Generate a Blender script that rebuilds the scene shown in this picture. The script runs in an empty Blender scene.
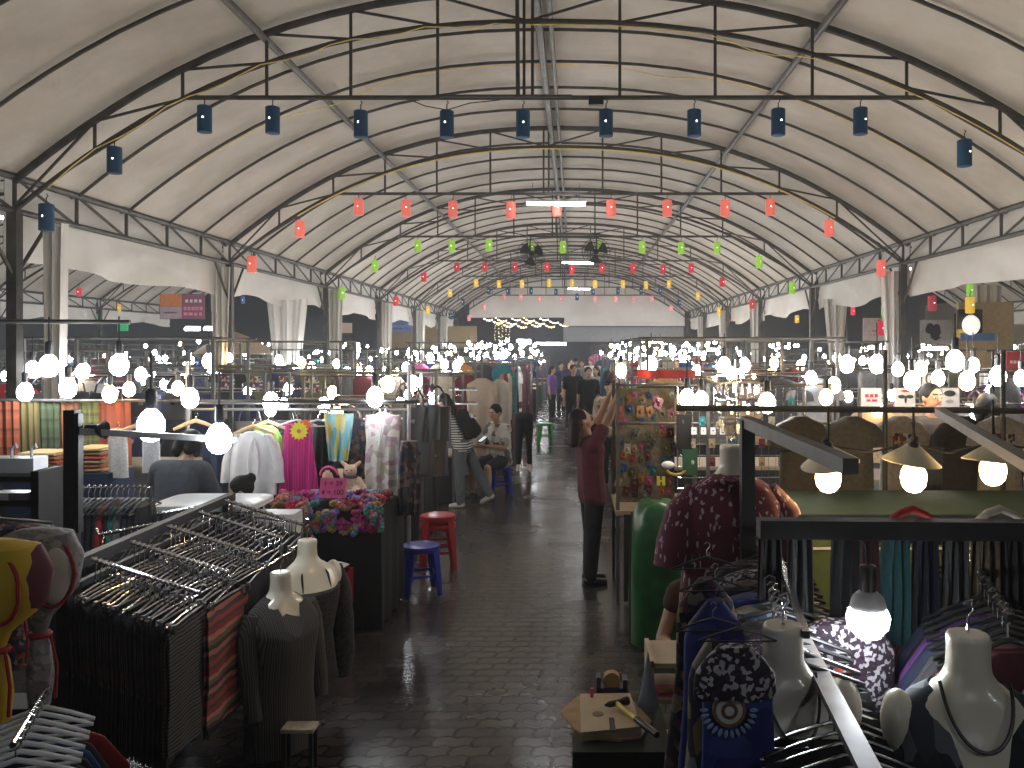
import bpy, math, random
from mathutils import Vector, Matrix, Euler
R = random.Random(7)
sc = bpy.context.scene
COL = sc.collection
PI = math.pi
V = Vector
F = 850.0; CX = 575.0; CY = 348.0; HC = 2.2      # focal length in pixels, vanishing point, camera height

def at(px, py, D):
    """world point seen at pixel (px, py) at distance D down the hall"""
    return V(((px - CX) * D / F, D, HC - (py - CY) * D / F))

ONES = ['zeroth','first','second','third','fourth','fifth','sixth','seventh','eighth','ninth','tenth','eleventh','twelfth','thirteenth','fourteenth','fifteenth','sixteenth','seventeenth','eighteenth','nineteenth']
TENS = {2:('twenty','twentieth'),3:('thirty','thirtieth'),4:('forty','fortieth'),5:('fifty','fiftieth')}
def nth(i):
    if i < 20: return ONES[i]
    t, o = divmod(i, 10)
    return TENS[t][1] if o == 0 else TENS[t][0] + '-' + ONES[o]

# ------------------------------------------------------------------ objects
def tag(o, label=None, cat=None, group=None, kind=None):
    if label: o['label'] = label
    if cat: o['category'] = cat
    if group: o['group'] = group
    if kind: o['kind'] = kind
    return o
def thing(name, label, cat, loc=(0,0,0), rz=0.0, group=None):
    o = bpy.data.objects.new(name, None); COL.objects.link(o)
    o.empty_display_size = .05
    o.location = loc; o.rotation_euler = (0,0,rz)
    return tag(o, label, cat, group)
def wmat(o):
    m = Matrix.Identity(4)
    while o is not None:
        m = o.matrix_basis @ m; o = o.parent
    return m
KIDS = {}
def link_child(c, p):
    c.parent = p; KIDS.setdefault(p.name, []).append(c)
def dup(o, loc=None, rz=None, label=None, group=None, scale=None, parent=None, color=None):
    c = o.copy(); COL.objects.link(c)
    if parent is not None: link_child(c, parent)
    if loc is not None: c.location = loc
    if rz is not None: c.rotation_euler = (0,0,rz) if not isinstance(rz, (tuple, Euler)) else rz
    if scale is not None: c.scale = scale if isinstance(scale, tuple) else (scale,)*3
    if color is not None: c.color = (*color, 1)
    if label: c['label'] = label
    if group: c['group'] = group
    for ch in KIDS.get(o.name, []): dup(ch, parent=c, color=color if ch.get('tinted') else None)
    return c
class Proto:
    """builds a thing once; the first place() moves it, later ones copy it and its parts"""
    def __init__(self, make): self.make = make; self.o = None
    def place(self, loc, rz=0.0, label=None, group=None, scale=None, color=None, cat=None):
        if self.o is None:
            o = self.o = self.make()
            o.location = loc; o.rotation_euler = (0,0,rz) if not isinstance(rz, tuple) else rz
            if scale is not None: o.scale = scale if isinstance(scale, tuple) else (scale,)*3
            def tint(x):
                if color is not None and (x is o or x.get('tinted')): x.color = (*color, 1)
                for k in KIDS.get(x.name, []): tint(k)
            tint(o)
            if label: o['label'] = label
            if group: o['group'] = group
            return o
        return dup(self.o, loc, rz, label, group, scale if scale is not None else 1.0, color=color)

class MB:
    def __init__(s): s.v = []; s.f = []; s.m = []
    def add(s, vs, fs, mi=0):
        b = len(s.v); s.v += [V(x) for x in vs]
        s.f += [tuple(i + b for i in f) for f in fs]; s.m += [mi] * len(fs); return s
    def box(s, c, d, Rm=None, mi=0):
        c = V(c); h = [x/2 for x in d]
        vs = [V((sx*h[0], sy*h[1], sz*h[2])) for sz in (-1,1) for sy in (-1,1) for sx in (-1,1)]
        if Rm is not None: vs = [Rm @ v for v in vs]
        return s.add([v + c for v in vs], [(0,2,3,1),(4,5,7,6),(0,1,5,4),(2,6,7,3),(0,4,6,2),(1,3,7,5)], mi)
    def beam(s, a, b, w, h=None, mi=0):
        a = V(a); b = V(b); h = h or w; d = (b-a).normalized()
        up = V((0,0,1)) if abs(d.z) < .95 else V((0,1,0))
        x = d.cross(up).normalized(); y = x.cross(d)
        vs = [p + x*(sx*w/2) + y*(sy*h/2) for p in (a, b) for sx, sy in ((-1,-1),(1,-1),(1,1),(-1,1))]
        return s.add(vs, [(3,2,1,0),(4,5,6,7),(0,1,5,4),(1,2,6,5),(2,3,7,6),(3,0,4,7)], mi)
    def tube(s, pts, r, n=8, closed=False, mi=0):
        pts = [V(p) for p in pts]; N = len(pts)
        rs = r if isinstance(r, (list, tuple)) else [r]*N
        rings = []; up = None
        for i, p in enumerate(pts):
            if closed: d = pts[(i+1) % N] - pts[i-1]
            else: d = pts[min(i+1, N-1)] - pts[max(i-1, 0)]
            d = d.normalized() if d.length > 1e-9 else V((0,0,1))
            if up is None: up = V((0,0,1)) if abs(d.z) < .9 else V((1,0,0))
            x = d.cross(up)
            if x.length < 1e-6: x = d.orthogonal()
            x.normalize(); y = x.cross(d).normalized(); up = y
            rings.append([p + (x*math.cos(2*PI*k/n) + y*math.sin(2*PI*k/n))*rs[i] for k in range(n)])
        return s.loft(rings, cap=not closed, loop=closed, mi=mi)
    def loft(s, rings, cap=True, loop=False, mi=0):
        n = len(rings[0]); N = len(rings); vs = [p for r in rings for p in r]; fs = []
        for i in range(N if loop else N-1):
            j = (i+1) % N
            for k in range(n):
                l = (k+1) % n
                fs.append((i*n+k, i*n+l, j*n+l, j*n+k))
        if cap and not loop:
            fs.append(tuple(range(n))[::-1]); fs.append(tuple((N-1)*n + k for k in range(n)))
        return s.add(vs, fs, mi)
    def lathe(s, prof, n=16, M=None, mi=0):
        M = M or Matrix.Identity(4)
        return s.loft([[M @ V((max(r,1e-4)*math.cos(2*PI*k/n), max(r,1e-4)*math.sin(2*PI*k/n), z)) for k in range(n)] for r, z in prof], mi=mi)
    def ball(s, c, r, n=12, m=8, Rm=None, mi=0):
        c = V(c); r = r if isinstance(r, (tuple, list, Vector)) else (r, r, r)
        Rm = Rm or Matrix.Identity(3)
        rings = []
        for j in range(m+1):
            t = -PI/2 + PI*j/m; t = max(-PI/2+.02, min(PI/2-.02, t))
            rings.append([c + Rm @ V((r[0]*math.cos(t)*math.cos(2*PI*k/n), r[1]*math.cos(t)*math.sin(2*PI*k/n), r[2]*math.sin(t))) for k in range(n)])
        return s.loft(rings, mi=mi)
    def cap(s, a, b, ra, rb, n=12):
        """tapered round-ended limb segment"""
        a = V(a); b = V(b); d = b-a; L = max(d.length, 1e-4); d = d/L
        x = d.orthogonal().normalized(); y = d.cross(x); rings = []
        st = [(-ra*math.cos(t), ra*math.sin(t)) for t in (.05, .5, 1.0, PI/2)] + [(L+rb*math.sin(t), rb*math.cos(t)) for t in (0, .55, 1.05, 1.52)]
        for z, r in st:
            rings.append([a + d*z + (x*math.cos(2*PI*k/n)+y*math.sin(2*PI*k/n))*max(r, 1e-4) for k in range(n)])
        return s.loft(rings)
    def sheet(s, fn, nu, nv, th=.006, mi=0):
        P = [[V(fn(i/nu, j/nv)) for i in range(nu+1)] for j in range(nv+1)]
        def nrm(j, i):
            a = P[j][min(i+1,nu)] - P[j][max(i-1,0)]; b = P[min(j+1,nv)][i] - P[max(j-1,0)][i]
            n = a.cross(b); return n.normalized() if n.length > 1e-12 else V((0,0,1))
        fr = []; bk = []
        for j in range(nv+1):
            for i in range(nu+1):
                n = nrm(j, i)*th/2; fr.append(P[j][i]+n); bk.append(P[j][i]-n)
        W = nu+1; T = len(fr); fs = []
        for j in range(nv):
            for i in range(nu):
                a = j*W+i; fs.append((a, a+1, a+W+1, a+W)); fs.append((T+a, T+a+W, T+a+W+1, T+a+1))
        for i in range(nu):
            fs.append((i, T+i, T+i+1, i+1)); a = nv*W+i; fs.append((a, a+1, T+a+1, T+a))
        for j in range(nv):
            a = j*W; fs.append((a, a+W, T+a+W, T+a)); a = j*W+nu; fs.append((a, T+a, T+a+W, a+W))
        return s.add(fr+bk, fs, mi)
    def poly(s, pts, th, n=None, mi=0):
        """flat outline given real thickness th along its normal"""
        pts = [V(p) for p in pts]
        if n is None: n = (pts[1]-pts[0]).cross(pts[2]-pts[0]).normalized()
        n = V(n)*th/2; k = len(pts)
        return s.add([p+n for p in pts]+[p-n for p in pts], [tuple(range(k)), tuple(range(2*k-1, k-1, -1))] + [(i, i+k, (i+1)%k+k, (i+1)%k) for i in range(k)], mi)
    def mesh(s, name, mats, smooth=True):
        me = bpy.data.meshes.new(name); me.from_pydata([tuple(v) for v in s.v], [], s.f)
        for m in (mats if isinstance(mats, (list, tuple)) else [mats]): me.materials.append(m)
        if any(s.m): me.polygons.foreach_set('material_index', s.m)
        if smooth:
            me.polygons.foreach_set('use_smooth', [True]*len(me.polygons))
            try: me.set_sharp_from_angle(angle=.75)
            except Exception: pass
        me.update(); return me
    def build(s, name, mats, parent=None, smooth=True, label=None, cat=None, group=None, kind=None, color=None, tinted=False):
        o = bpy.data.objects.new(name, None)
        if parent is not None:
            inv = wmat(parent).inverted(); s.v = [inv @ v for v in s.v]; off = V((0,0,0))
        else:
            lo = V([min(v[i] for v in s.v) for i in range(3)]); hi = V([max(v[i] for v in s.v) for i in range(3)])
            off = V(((lo.x+hi.x)/2, (lo.y+hi.y)/2, lo.z)); s.v = [v-off for v in s.v]
        bpy.data.objects.remove(o)
        o = bpy.data.objects.new(name, s.mesh(name, mats, smooth)); COL.objects.link(o)
        if parent is not None: link_child(o, parent)
        else: o.location = off
        if color is not None: o.color = (*color, 1)
        if tinted: o['tinted'] = 1
        return tag(o, label, cat, group, kind)
    def xf(s, M):
        s.v = [M @ v for v in s.v]; return s
def remesh(mb, voxel, smooth_it=4, factor=.5):
    """fuse overlapping pieces of one body or garment into one continuous skin"""
    me = mb.mesh('tmp_skin', [], False); o = bpy.data.objects.new('tmp_skin', me); COL.objects.link(o)
    m = o.modifiers.new('r', 'REMESH'); m.mode = 'VOXEL'; m.voxel_size = voxel
    if smooth_it:
        q = o.modifiers.new('s', 'SMOOTH'); q.iterations = smooth_it; q.factor = factor
    dg = bpy.context.evaluated_depsgraph_get(); dg.update()
    ev = o.evaluated_get(dg); m2 = ev.to_mesh()
    out = MB(); out.v = [v.co.copy() for v in m2.vertices]; out.f = [tuple(p.vertices) for p in m2.polygons]; out.m = [0]*len(out.f)
    ev.to_mesh_clear(); bpy.data.objects.remove(o); bpy.data.meshes.remove(me)
    return out

# ------------------------------------------------------------------ materials
def _new(name):
    m = bpy.data.materials.new(name); m.use_nodes = True
    nt = m.node_tree; return m, nt, nt.nodes, nt.links, nt.nodes['Principled BSDF']
def setp(b, rough=.6, metal=0, spec=None, coat=None, sheen=None, trans=None):
    b.inputs['Roughness'].default_value = rough; b.inputs['Metallic'].default_value = metal
    if spec is not None: b.inputs['Specular IOR Level'].default_value = spec
    if sheen: b.inputs['Sheen Weight'].default_value = sheen
    if coat: b.inputs['Coat Weight'].default_value = coat
    if trans: b.inputs['Transmission Weight'].default_value = trans
def lighten(c, k): return tuple(max(0, min(1, x*k)) for x in c[:3])
def mat(name, c, rough=.6, metal=0, var=.12, scale=14, bump=0, spec=None, coat=None, sheen=None):
    m, nt, N, L, b = _new(name); setp(b, rough, metal, spec, coat, sheen)
    tc = N.new('ShaderNodeTexCoord'); nz = N.new('ShaderNodeTexNoise'); nz.inputs['Scale'].default_value = scale; nz.inputs['Detail'].default_value = 4
    L.new(tc.outputs['Object'], nz.inputs['Vector'])
    rp = N.new('ShaderNodeValToRGB'); rp.color_ramp.elements[0].position = .3; rp.color_ramp.elements[1].position = .7
    rp.color_ramp.elements[0].color = (*lighten(c, 1-var), 1); rp.color_ramp.elements[1].color = (*lighten(c, 1+var), 1)
    L.new(nz.outputs['Fac'], rp.inputs['Fac']); L.new(rp.outputs['Color'], b.inputs['Base Color'])
    if bump:
        bp = N.new('ShaderNodeBump'); bp.inputs['Strength'].default_value = bump; bp.inputs['Distance'].default_value = .01
        L.new(nz.outputs['Fac'], bp.inputs['Height']); L.new(bp.outputs['Normal'], b.inputs['Normal'])
    return m
def tintmat(name, rough=.8, var=.25, scale=30, metal=0, sheen=None):
    """colour of the object itself times a fine mottling"""
    m, nt, N, L, b = _new(name); setp(b, rough, metal, sheen=sheen)
    oi = N.new('ShaderNodeObjectInfo'); tc = N.new('ShaderNodeTexCoord'); nz = N.new('ShaderNodeTexNoise'); nz.inputs['Scale'].default_value = scale
    L.new(tc.outputs['Object'], nz.inputs['Vector'])
    rp = N.new('ShaderNodeValToRGB'); rp.color_ramp.elements[0].color = (1-var,)*3+(1,); rp.color_ramp.elements[1].color = (1,1,1,1)
    rp.color_ramp.elements[0].position = .35; rp.color_ramp.elements[1].position = .65
    L.new(nz.outputs['Fac'], rp.inputs['Fac'])
    mx = N.new('ShaderNodeMix'); mx.data_type = 'RGBA'; mx.blend_type = 'MULTIPLY'; mx.inputs[0].default_value = 1
    L.new(oi.outputs['Color'], mx.inputs[6]); L.new(rp.outputs['Color'], mx.inputs[7]); L.new(mx.outputs[2], b.inputs['Base Color'])
    return m
def emat(name, c, strength, base=None):
    m, nt, N, L, b = _new(name); b.inputs['Base Color'].default_value = (*(base or (.8,.8,.8)), 1)
    b.inputs['Emission Color'].default_value = (*c, 1); b.inputs['Emission Strength'].default_value = strength; setp(b, .4); return m
def tint_emat(name, strength):
    m, nt, N, L, b = _new(name); oi = N.new('ShaderNodeObjectInfo'); setp(b, .6)
    L.new(oi.outputs['Color'], b.inputs['Base Color']); L.new(oi.outputs['Color'], b.inputs['Emission Color']); b.inputs['Emission Strength'].default_value = strength; return m
def ramp_const(N, cols):
    rp = N.new('ShaderNodeValToRGB'); cr = rp.color_ramp; cr.interpolation = 'CONSTANT'
    n = len(cols); cr.elements[0].position = 0; cr.elements[0].color = (*cols[0], 1); cr.elements[1].position = 1/n; cr.elements[1].color = (*cols[1 % n], 1)
    for i in range(2, n):
        e = cr.elements.new(i/n); e.color = (*cols[i], 1)
    return rp
def stripes(name, cols, period, axis='Z', rough=.85, wob=.01, offs=0.0):
    """woven bands of colour along an axis"""
    m, nt, N, L, b = _new(name); setp(b, rough)
    tc = N.new('ShaderNodeTexCoord'); sp = N.new('ShaderNodeSeparateXYZ'); nz = N.new('ShaderNodeTexNoise'); nz.inputs['Scale'].default_value = 9
    L.new(tc.outputs['Object'], sp.inputs[0]); L.new(tc.outputs['Object'], nz.inputs['Vector'])
    a = N.new('ShaderNodeMath'); a.operation = 'MULTIPLY_ADD'; a.inputs[1].default_value = wob
    L.new(nz.outputs['Fac'], a.inputs[0]); L.new(sp.outputs[axis], a.inputs[2])
    d = N.new('ShaderNodeMath'); d.operation = 'MULTIPLY_ADD'; d.inputs[1].default_value = 1/period; d.inputs[2].default_value = 20+offs; L.new(a.outputs[0], d.inputs[0])
    f = N.new('ShaderNodeMath'); f.operation = 'FRACT'; L.new(d.outputs[0], f.inputs[0])
    rp = ramp_const(N, cols); L.new(f.outputs[0], rp.inputs['Fac']); L.new(rp.outputs['Color'], b.inputs['Base Color'])
    return m
def patches(name, cols, scale, rough=.8, detail=0.0, metal=0, feature='F1', stretch=(1,1,1)):
    """printed pattern of coloured patches"""
    m, nt, N, L, b = _new(name); setp(b, rough, metal)
    tc = N.new('ShaderNodeTexCoord'); mp = N.new('ShaderNodeMapping'); mp.inputs['Scale'].default_value = stretch
    vo = N.new('ShaderNodeTexVoronoi'); vo.inputs['Scale'].default_value = scale; vo.feature = feature
    nz = N.new('ShaderNodeTexNoise'); nz.inputs['Scale'].default_value = scale*.8
    mx = N.new('ShaderNodeVectorMath'); mx.operation = 'MULTIPLY_ADD'; mx.inputs[1].default_value = (.6/scale,)*3
    L.new(tc.outputs['Object'], mp.inputs['Vector']); L.new(mp.outputs[0], nz.inputs['Vector']); L.new(nz.outputs['Color'], mx.inputs[0]); L.new(mp.outputs[0], mx.inputs[2]); L.new(mx.outputs[0], vo.inputs['Vector'])
    s = N.new('ShaderNodeSeparateColor'); L.new(vo.outputs['Color'], s.inputs[0])
    rp = ramp_const(N, cols); L.new(s.outputs[0], rp.inputs['Fac']); L.new(rp.outputs['Color'], b.inputs['Base Color'])
    return m
# ------------------------------------------------------------------ camera, view, world
cam = bpy.data.cameras.new('camera'); co = bpy.data.objects.new('camera', cam); COL.objects.link(co)
co.location = (0,0,HC); co.rotation_euler = (PI/2,0,0)
cam.sensor_width = 36; cam.lens = 36*F/1024; cam.shift_x = -(CX-512)/1024; cam.shift_y = -(384-CY)/1024
cam.clip_start = .05; cam.clip_end = 300; sc.camera = co
sc.view_settings.view_transform = 'Standard'; sc.view_settings.look = 'None'; sc.view_settings.gamma = 1; sc.view_settings.use_curve_mapping = False
sc.view_settings.exposure = -0.03
cy = sc.cycles
cy.max_bounces = 6; cy.diffuse_bounces = 3; cy.glossy_bounces = 3; cy.transmission_bounces = 3; cy.transparent_max_bounces = 6
cy.sample_clamp_indirect = 6; cy.caustics_reflective = False; cy.caustics_refractive = False; cy.use_denoising = True
w = bpy.data.worlds.new('night'); sc.world = w; w.use_nodes = True
w.node_tree.nodes['Background'].inputs[0].default_value = (.012,.016,.028,1); w.node_tree.nodes['Background'].inputs[1].default_value = 1.0

vs = w.node_tree.nodes.new('ShaderNodeVolumeScatter'); vs.inputs['Color'].default_value = (.95,.97,1,1); vs.inputs['Density'].default_value = .003; vs.inputs['Anisotropy'].default_value = .45
w.node_tree.links.new(vs.outputs[0], w.node_tree.nodes['World Output'].inputs['Volume'])   # thin haze added to stand in for lens veil
# ------------------------------------------------------------------ common materials
STEEL = mat('weathered_steel', (.075,.068,.06), .55, .3, .35, 6)
STEEL2 = mat('grey_steel', (.11,.105,.095), .5, .4, .3, 6)
CHROME = mat('chrome', (.75,.76,.78), .18, 1, .05)
BLACKM = mat('black_box_steel', (.016,.016,.018), .6, .1, .3)
GREYM = mat('dull_grey_bar', (.34,.34,.35), .4, .5, .15)
BLACKP = mat('black_plastic', (.018,.018,.02), .35, 0, .2)
WHITEP = mat('white_plastic', (.75,.76,.78), .35, 0, .05)
CREAM = mat('cream_fibreglass', (.80,.74,.60), .28, 0, .06, 5, coat=.3)
WOODL = mat('pale_hanger_wood', (.62,.42,.22), .45, 0, .15, 25)
WIRE = mat('dark_wire', (.03,.03,.03), .5)
YROPE = mat('yellow_cable', (.95,.70,.18), .5)
TINT = tintmat('tinted_cloth'); TINTP = tintmat('tinted_plastic', .3, .08); TINTM = tintmat('tinted_goods', .45, .45, 60)
RED = mat('red_plastic', (.28,.01,.015), .3); BLUEP = mat('blue_plastic', (.02,.03,.33), .3); BLACKC = mat('black_cloth', (.006,.006,.007), .9)
SKIN = mat('tan_skin', (.44,.25,.16), .5, 0, .08, 8); SKIN2 = mat('fair_skin', (.58,.36,.26), .5, 0, .08, 8); HAIR = mat('black_hair', (.009,.008,.008), .65, 0, .3, 60, .2, .25)

def fabric(name, c, dirt):
    m, nt, N, L, b = _new(name); setp(b, .75)
    g = N.new('ShaderNodeNewGeometry'); n1 = N.new('ShaderNodeTexNoise'); n1.inputs['Scale'].default_value = .55; n1.inputs['Detail'].default_value = 6; n1.inputs['Roughness'].default_value = .62
    L.new(g.outputs['Position'], n1.inputs['Vector'])
    rp = N.new('ShaderNodeValToRGB'); rp.color_ramp.elements[0].position = .32; rp.color_ramp.elements[1].position = .62
    rp.color_ramp.elements[0].color = (*dirt, 1); rp.color_ramp.elements[1].color = (*c, 1); L.new(n1.outputs['Fac'], rp.inputs['Fac'])
    L.new(rp.outputs['Color'], b.inputs['Base Color'])
    n2 = N.new('ShaderNodeTexNoise'); n2.inputs['Scale'].default_value = 2.2; n2.inputs['Detail'].default_value = 3; n2.inputs['Distortion'].default_value = .8; L.new(g.outputs['Position'], n2.inputs['Vector'])
    bp = N.new('ShaderNodeBump'); bp.inputs['Strength'].default_value = .35; bp.inputs['Distance'].default_value = .05; L.new(n2.outputs['Fac'], bp.inputs['Height']); L.new(bp.outputs['Normal'], b.inputs['Normal'])
    return m
TENT = fabric('tent_canvas', (.66,.60,.515), (.44,.385,.305)); DRAPE = fabric('valance_canvas', (.80,.77,.72), (.66,.62,.55))

def paver():
    m, nt, N, L, b = _new('wet_brick_pavers')
    g = N.new('ShaderNodeNewGeometry'); sp = N.new('ShaderNodeSeparateXYZ'); L.new(g.outputs['Position'], sp.inputs[0])
    def math_(op, a, bb=None):
        q = N.new('ShaderNodeMath'); q.operation = op
        for i, x in enumerate((a, bb)):
            if x is None: continue
            if isinstance(x, (int, float)): q.inputs[i].default_value = x
            else: L.new(x, q.inputs[i])
        return q.outputs[0]
    tri = math_('MULTIPLY', math_('PINGPONG', math_('ADD', sp.outputs['X'], 50.0), .055), .42)
    tri2 = math_('MULTIPLY', math_('PINGPONG', math_('ADD', sp.outputs['Y'], 50.0), .055), .3)
    cb = N.new('ShaderNodeCombineXYZ'); L.new(math_('ADD', sp.outputs['X'], tri2), cb.inputs[0]); L.new(math_('ADD', sp.outputs['Y'], tri), cb.inputs[1])
    br = N.new('ShaderNodeTexBrick'); br.inputs['Scale'].default_value = 1; br.inputs['Brick Width'].default_value = .225; br.inputs['Row Height'].default_value = .112
    br.inputs['Mortar Size'].default_value = .009; br.inputs['Mortar Smooth'].default_value = .4; br.inputs['Bias'].default_value = -.1
    br.inputs['Color1'].default_value = (.08,.068,.062,1); br.inputs['Color2'].default_value = (.045,.040,.039,1); br.inputs['Mortar'].default_value = (.008,.007,.007,1)
    L.new(cb.outputs[0], br.inputs['Vector'])
    nz = N.new('ShaderNodeTexNoise'); nz.inputs['Scale'].default_value = 1.3; nz.inputs['Detail'].default_value = 5; L.new(g.outputs['Position'], nz.inputs['Vector'])
    mx = N.new('ShaderNodeMix'); mx.data_type = 'RGBA'; mx.blend_type = 'MULTIPLY'; mx.inputs[0].default_value = .35
    L.new(br.outputs['Color'], mx.inputs[6]); L.new(nz.outputs['Fac'], mx.inputs[7]); L.new(mx.outputs[2], b.inputs['Base Color'])
    mr = N.new('ShaderNodeMapRange'); mr.inputs[1].default_value = .35; mr.inputs[2].default_value = .65; mr.inputs[3].default_value = .17; mr.inputs[4].default_value = .30
    L.new(nz.outputs['Fac'], mr.inputs[0]); L.new(mr.outputs[0], b.inputs['Roughness'])
    nf = N.new('ShaderNodeTexNoise'); nf.inputs['Scale'].default_value = 9; L.new(g.outputs['Position'], nf.inputs['Vector'])
    h = math_('SUBTRACT', math_('MULTIPLY', nf.outputs['Fac'], .15), math_('MULTIPLY', br.outputs['Fac'], 1.0))
    bp = N.new('ShaderNodeBump'); bp.inputs['Strength'].default_value = .9; bp.inputs['Distance'].default_value = .012; L.new(h, bp.inputs['Height']); L.new(bp.outputs['Normal'], b.inputs['Normal'])
    return m

# ------------------------------------------------------------------ floor, tent roofs
MB().box((0,24,-.1), (44,60,.2)).build('floor', paver(), smooth=False, kind='structure')
XR = -.3; XL_E = -6.0; XR_E = 5.7; ZE = 4.03; RISE = 2.03; PEXP = 2.35
def arch(X):
    t = abs(X-XR)/((XR-XL_E) if X < XR else (XR_E-XR)); return ZE + RISE*(1-min(t,1.05)**PEXP)
BAY = 5.67; D0 = 9.1
TD = [D0+BAY*k for k in range(7)]; TDA = [D0-BAY]+TD
WT = 11.75
def xs(n): return [XL_E + (XR_E-XL_E)*(.5-.5*math.cos(PI*i/n))*1.0 for i in range(n+1)]
def roof_mesh(dx, y0, y1, name):
    mb = MB(); X = xs(40); ny = int((y1-y0)/.378)
    def fn(u, v):
        k = u*40; i = min(int(k), 39); x = X[i]+(X[i+1]-X[i])*(k-i); y = y0+(y1-y0)*v
        sag = .045*math.sin(PI*((y-D0)/(BAY/5) % 1.0))
        return V((x+dx, y, arch(x)+.05-sag*(.4+.6*(1-abs(x-XR)/6))))
    mb.sheet(fn, 40, ny, .008)
    return mb.build(name, TENT, kind='structure')
roof_mesh(0, D0-BAY-1.2, TD[-1]+.2, 'ceiling')
roof_mesh(-WT, D0-BAY, TD[-1]-4, 'ceiling')
roof_mesh(WT, D0-BAY, TD[-1]-4, 'ceiling')

VX = [-5.14,-4.2,-3.3,-2.4,-1.47,-.5,.48,1.5,2.54,3.55,4.55]
TIE = 4.88
def low(X): return arch(X)-.36
def make_truss():
    t = thing('arch_truss', None, 'truss')
    X = xs(36)
    MB().tube([(x,0,arch(x)-.04) for x in X], .042, 8).build('upper_arch', STEEL, t)
    MB().tube([(x,0,low(x)) for x in X], .028, 8).build('lower_arch', STEEL, t)
    a = -4.2; b = 3.75
    MB().tube([(a,0,TIE),(b,0,TIE)], .026, 8).build('tie_bar', STEEL, t)
    for i, x in enumerate(VX):
        z0 = TIE if -4.3 < x < 3.6 else low(x)
        for dx in ((-.045,.045) if i == 5 else (0,)):
            MB().tube([(x+dx,0,z0),(x+dx,0,arch(x)-.04)], .018, 6).build('post', STEEL, t)
        if x < XR and i < 5:
            MB().tube([(x,0,arch(x)-.05),(VX[i+1],0,low(VX[i+1]))], .016, 6).build('brace', STEEL, t)
        elif i > 5:
            MB().tube([(x,0,arch(x)-.05),(VX[i-1],0,low(VX[i-1]))], .016, 6).build('brace', STEEL, t)
    for s, e, d in ((1,XL_E,VX[0]),(1,XR_E,VX[-1])):
        MB().tube([(e,0,low(e)+.05),(d,0,arch(d)-.05)], .016, 6).build('brace', STEEL, t)
    MB().tube([(a,0,TIE),(-5.6,0,4.0)], .018, 6).build('knee_brace', STEEL, t)
    MB().tube([(b,0,TIE),(5.3,0,4.0)], .018, 6).build('knee_brace', STEEL, t)
    return t
truss = Proto(make_truss)
LCOL = ['large blue','coral red','lime green','dark red','yellow','small far blue','small far pink']
for k, d in enumerate(TD):
    truss.place((0,d,0), 0, f'steel arch truss that carries the row of {LCOL[k]} lanterns')
for sx, nm in ((-1,'beyond the row of drapes on the west'),(1,'beyond the row of drapes on the east')):
    side = 'the side where textiles hang' if sx < 0 else 'the side with the cone lampshades'
    for k in range(1, 6):
        truss.place((sx*WT, TD[k], 0), 0, f'{nth(k)} arch truss of the neighbouring tent on {side}')
def make_hoop():
    mb = MB(); mb.tube([(x,0,arch(x)-.025) for x in xs(36)], .021, 8)
    return mb.build('roof_hoop', STEEL, None, cat='hoop')
# keep the hoop mesh in world heights so copies only move along the hall
hoop0 = None
def hoop(x, y, label, group=None):
    global hoop0
    if hoop0 is None:
        hoop0 = make_hoop(); z = hoop0.location.z; hoop0['z'] = z; hoop0['x'] = hoop0.location.x; o = hoop0
    else: o = dup(hoop0)
    o.location = (hoop0['x']+x, y, hoop0['z']); o['label'] = label
    if group: o['group'] = group
names = ['in front of the blue lantern truss'] + [f'behind the {c} lantern truss' for c in LCOL[:-1]]
for k, d in enumerate(TDA[:-1]):
    for j in range(1, 5):
        if d + BAY/5*j < 5.5: continue
        hoop(0, d+BAY/5*j, f'thin pipe roof hoop, {nth(j)} {names[k]}', 'roof hoops of the main tent')
for sx in (-1, 1):
    side = 'textile-side' if sx < 0 else 'lampshade-side'
    for k in range(0, 5):
        for j in range(1, 5): hoop(sx*WT, TD[k]+BAY/5*j, f'thin roof hoop of the {side} neighbour tent, {nth(j)} in its {nth(k+1)} bay', 'roof hoops of the side tents')
# purlins
def purlin(x, lab, r):
    mb = MB(); z = arch(x)-.09; mb.tube([(x,3.2,z),(x,TD[-1],z)], r, 8)
    mb.build('roof_purlin', STEEL2, None, label=lab, cat='purlin')
purlin(-3.32, 'long grey roof pipe along the vault on the textile side', .04)
purlin(2.62, 'long grey roof pipe along the vault on the lampshade side', .04)
purlin(-.42, 'long grey ridge pipe down the crown of the tent', .05)
purlin(-.28, 'second thinner ridge pipe beside the crown pipe', .03)

# eave lattice girders, columns, valances, drapes
def make_eave():
    t = thing('eave_girder', None, 'girder')
    MB().tube([(0,0,ZE),(0,BAY,ZE)], .04, 8).build('upper_chord', STEEL, t)
    MB().tube([(0,0,ZE-.36),(0,BAY,ZE-.36)], .034, 8).build('lower_chord', STEEL, t)
    for j in range(5):
        y = BAY/5*j
        MB().tube([(0,y,ZE),(0,y,ZE-.36)], .022, 6).build('upright', STEEL, t)
        MB().tube([(0,y,ZE),(0,y+BAY/5,ZE-.36)], .018, 6).build('diagonal', STEEL, t)
    return t
eave = Proto(make_eave)
def make_col():
    t = thing('tent_column', None, 'column')
    MB().box((0,0,1.83),(.11,.11,3.66)).build('shaft', STEEL, t, smooth=False)
    for s in (-1, 1):
        MB().tube([(0,0,2.95),(0,s*.62,3.66)], .022, 6).build('bracket', STEEL, t)
    MB().box((0,0,.01),(.24,.24,.02)).build('base_plate', STEEL, t, smooth=False)
    return t
colp = Proto(make_col)
SIDES = {-6.0:'textile side', 5.7:'lampshade side'}
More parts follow.
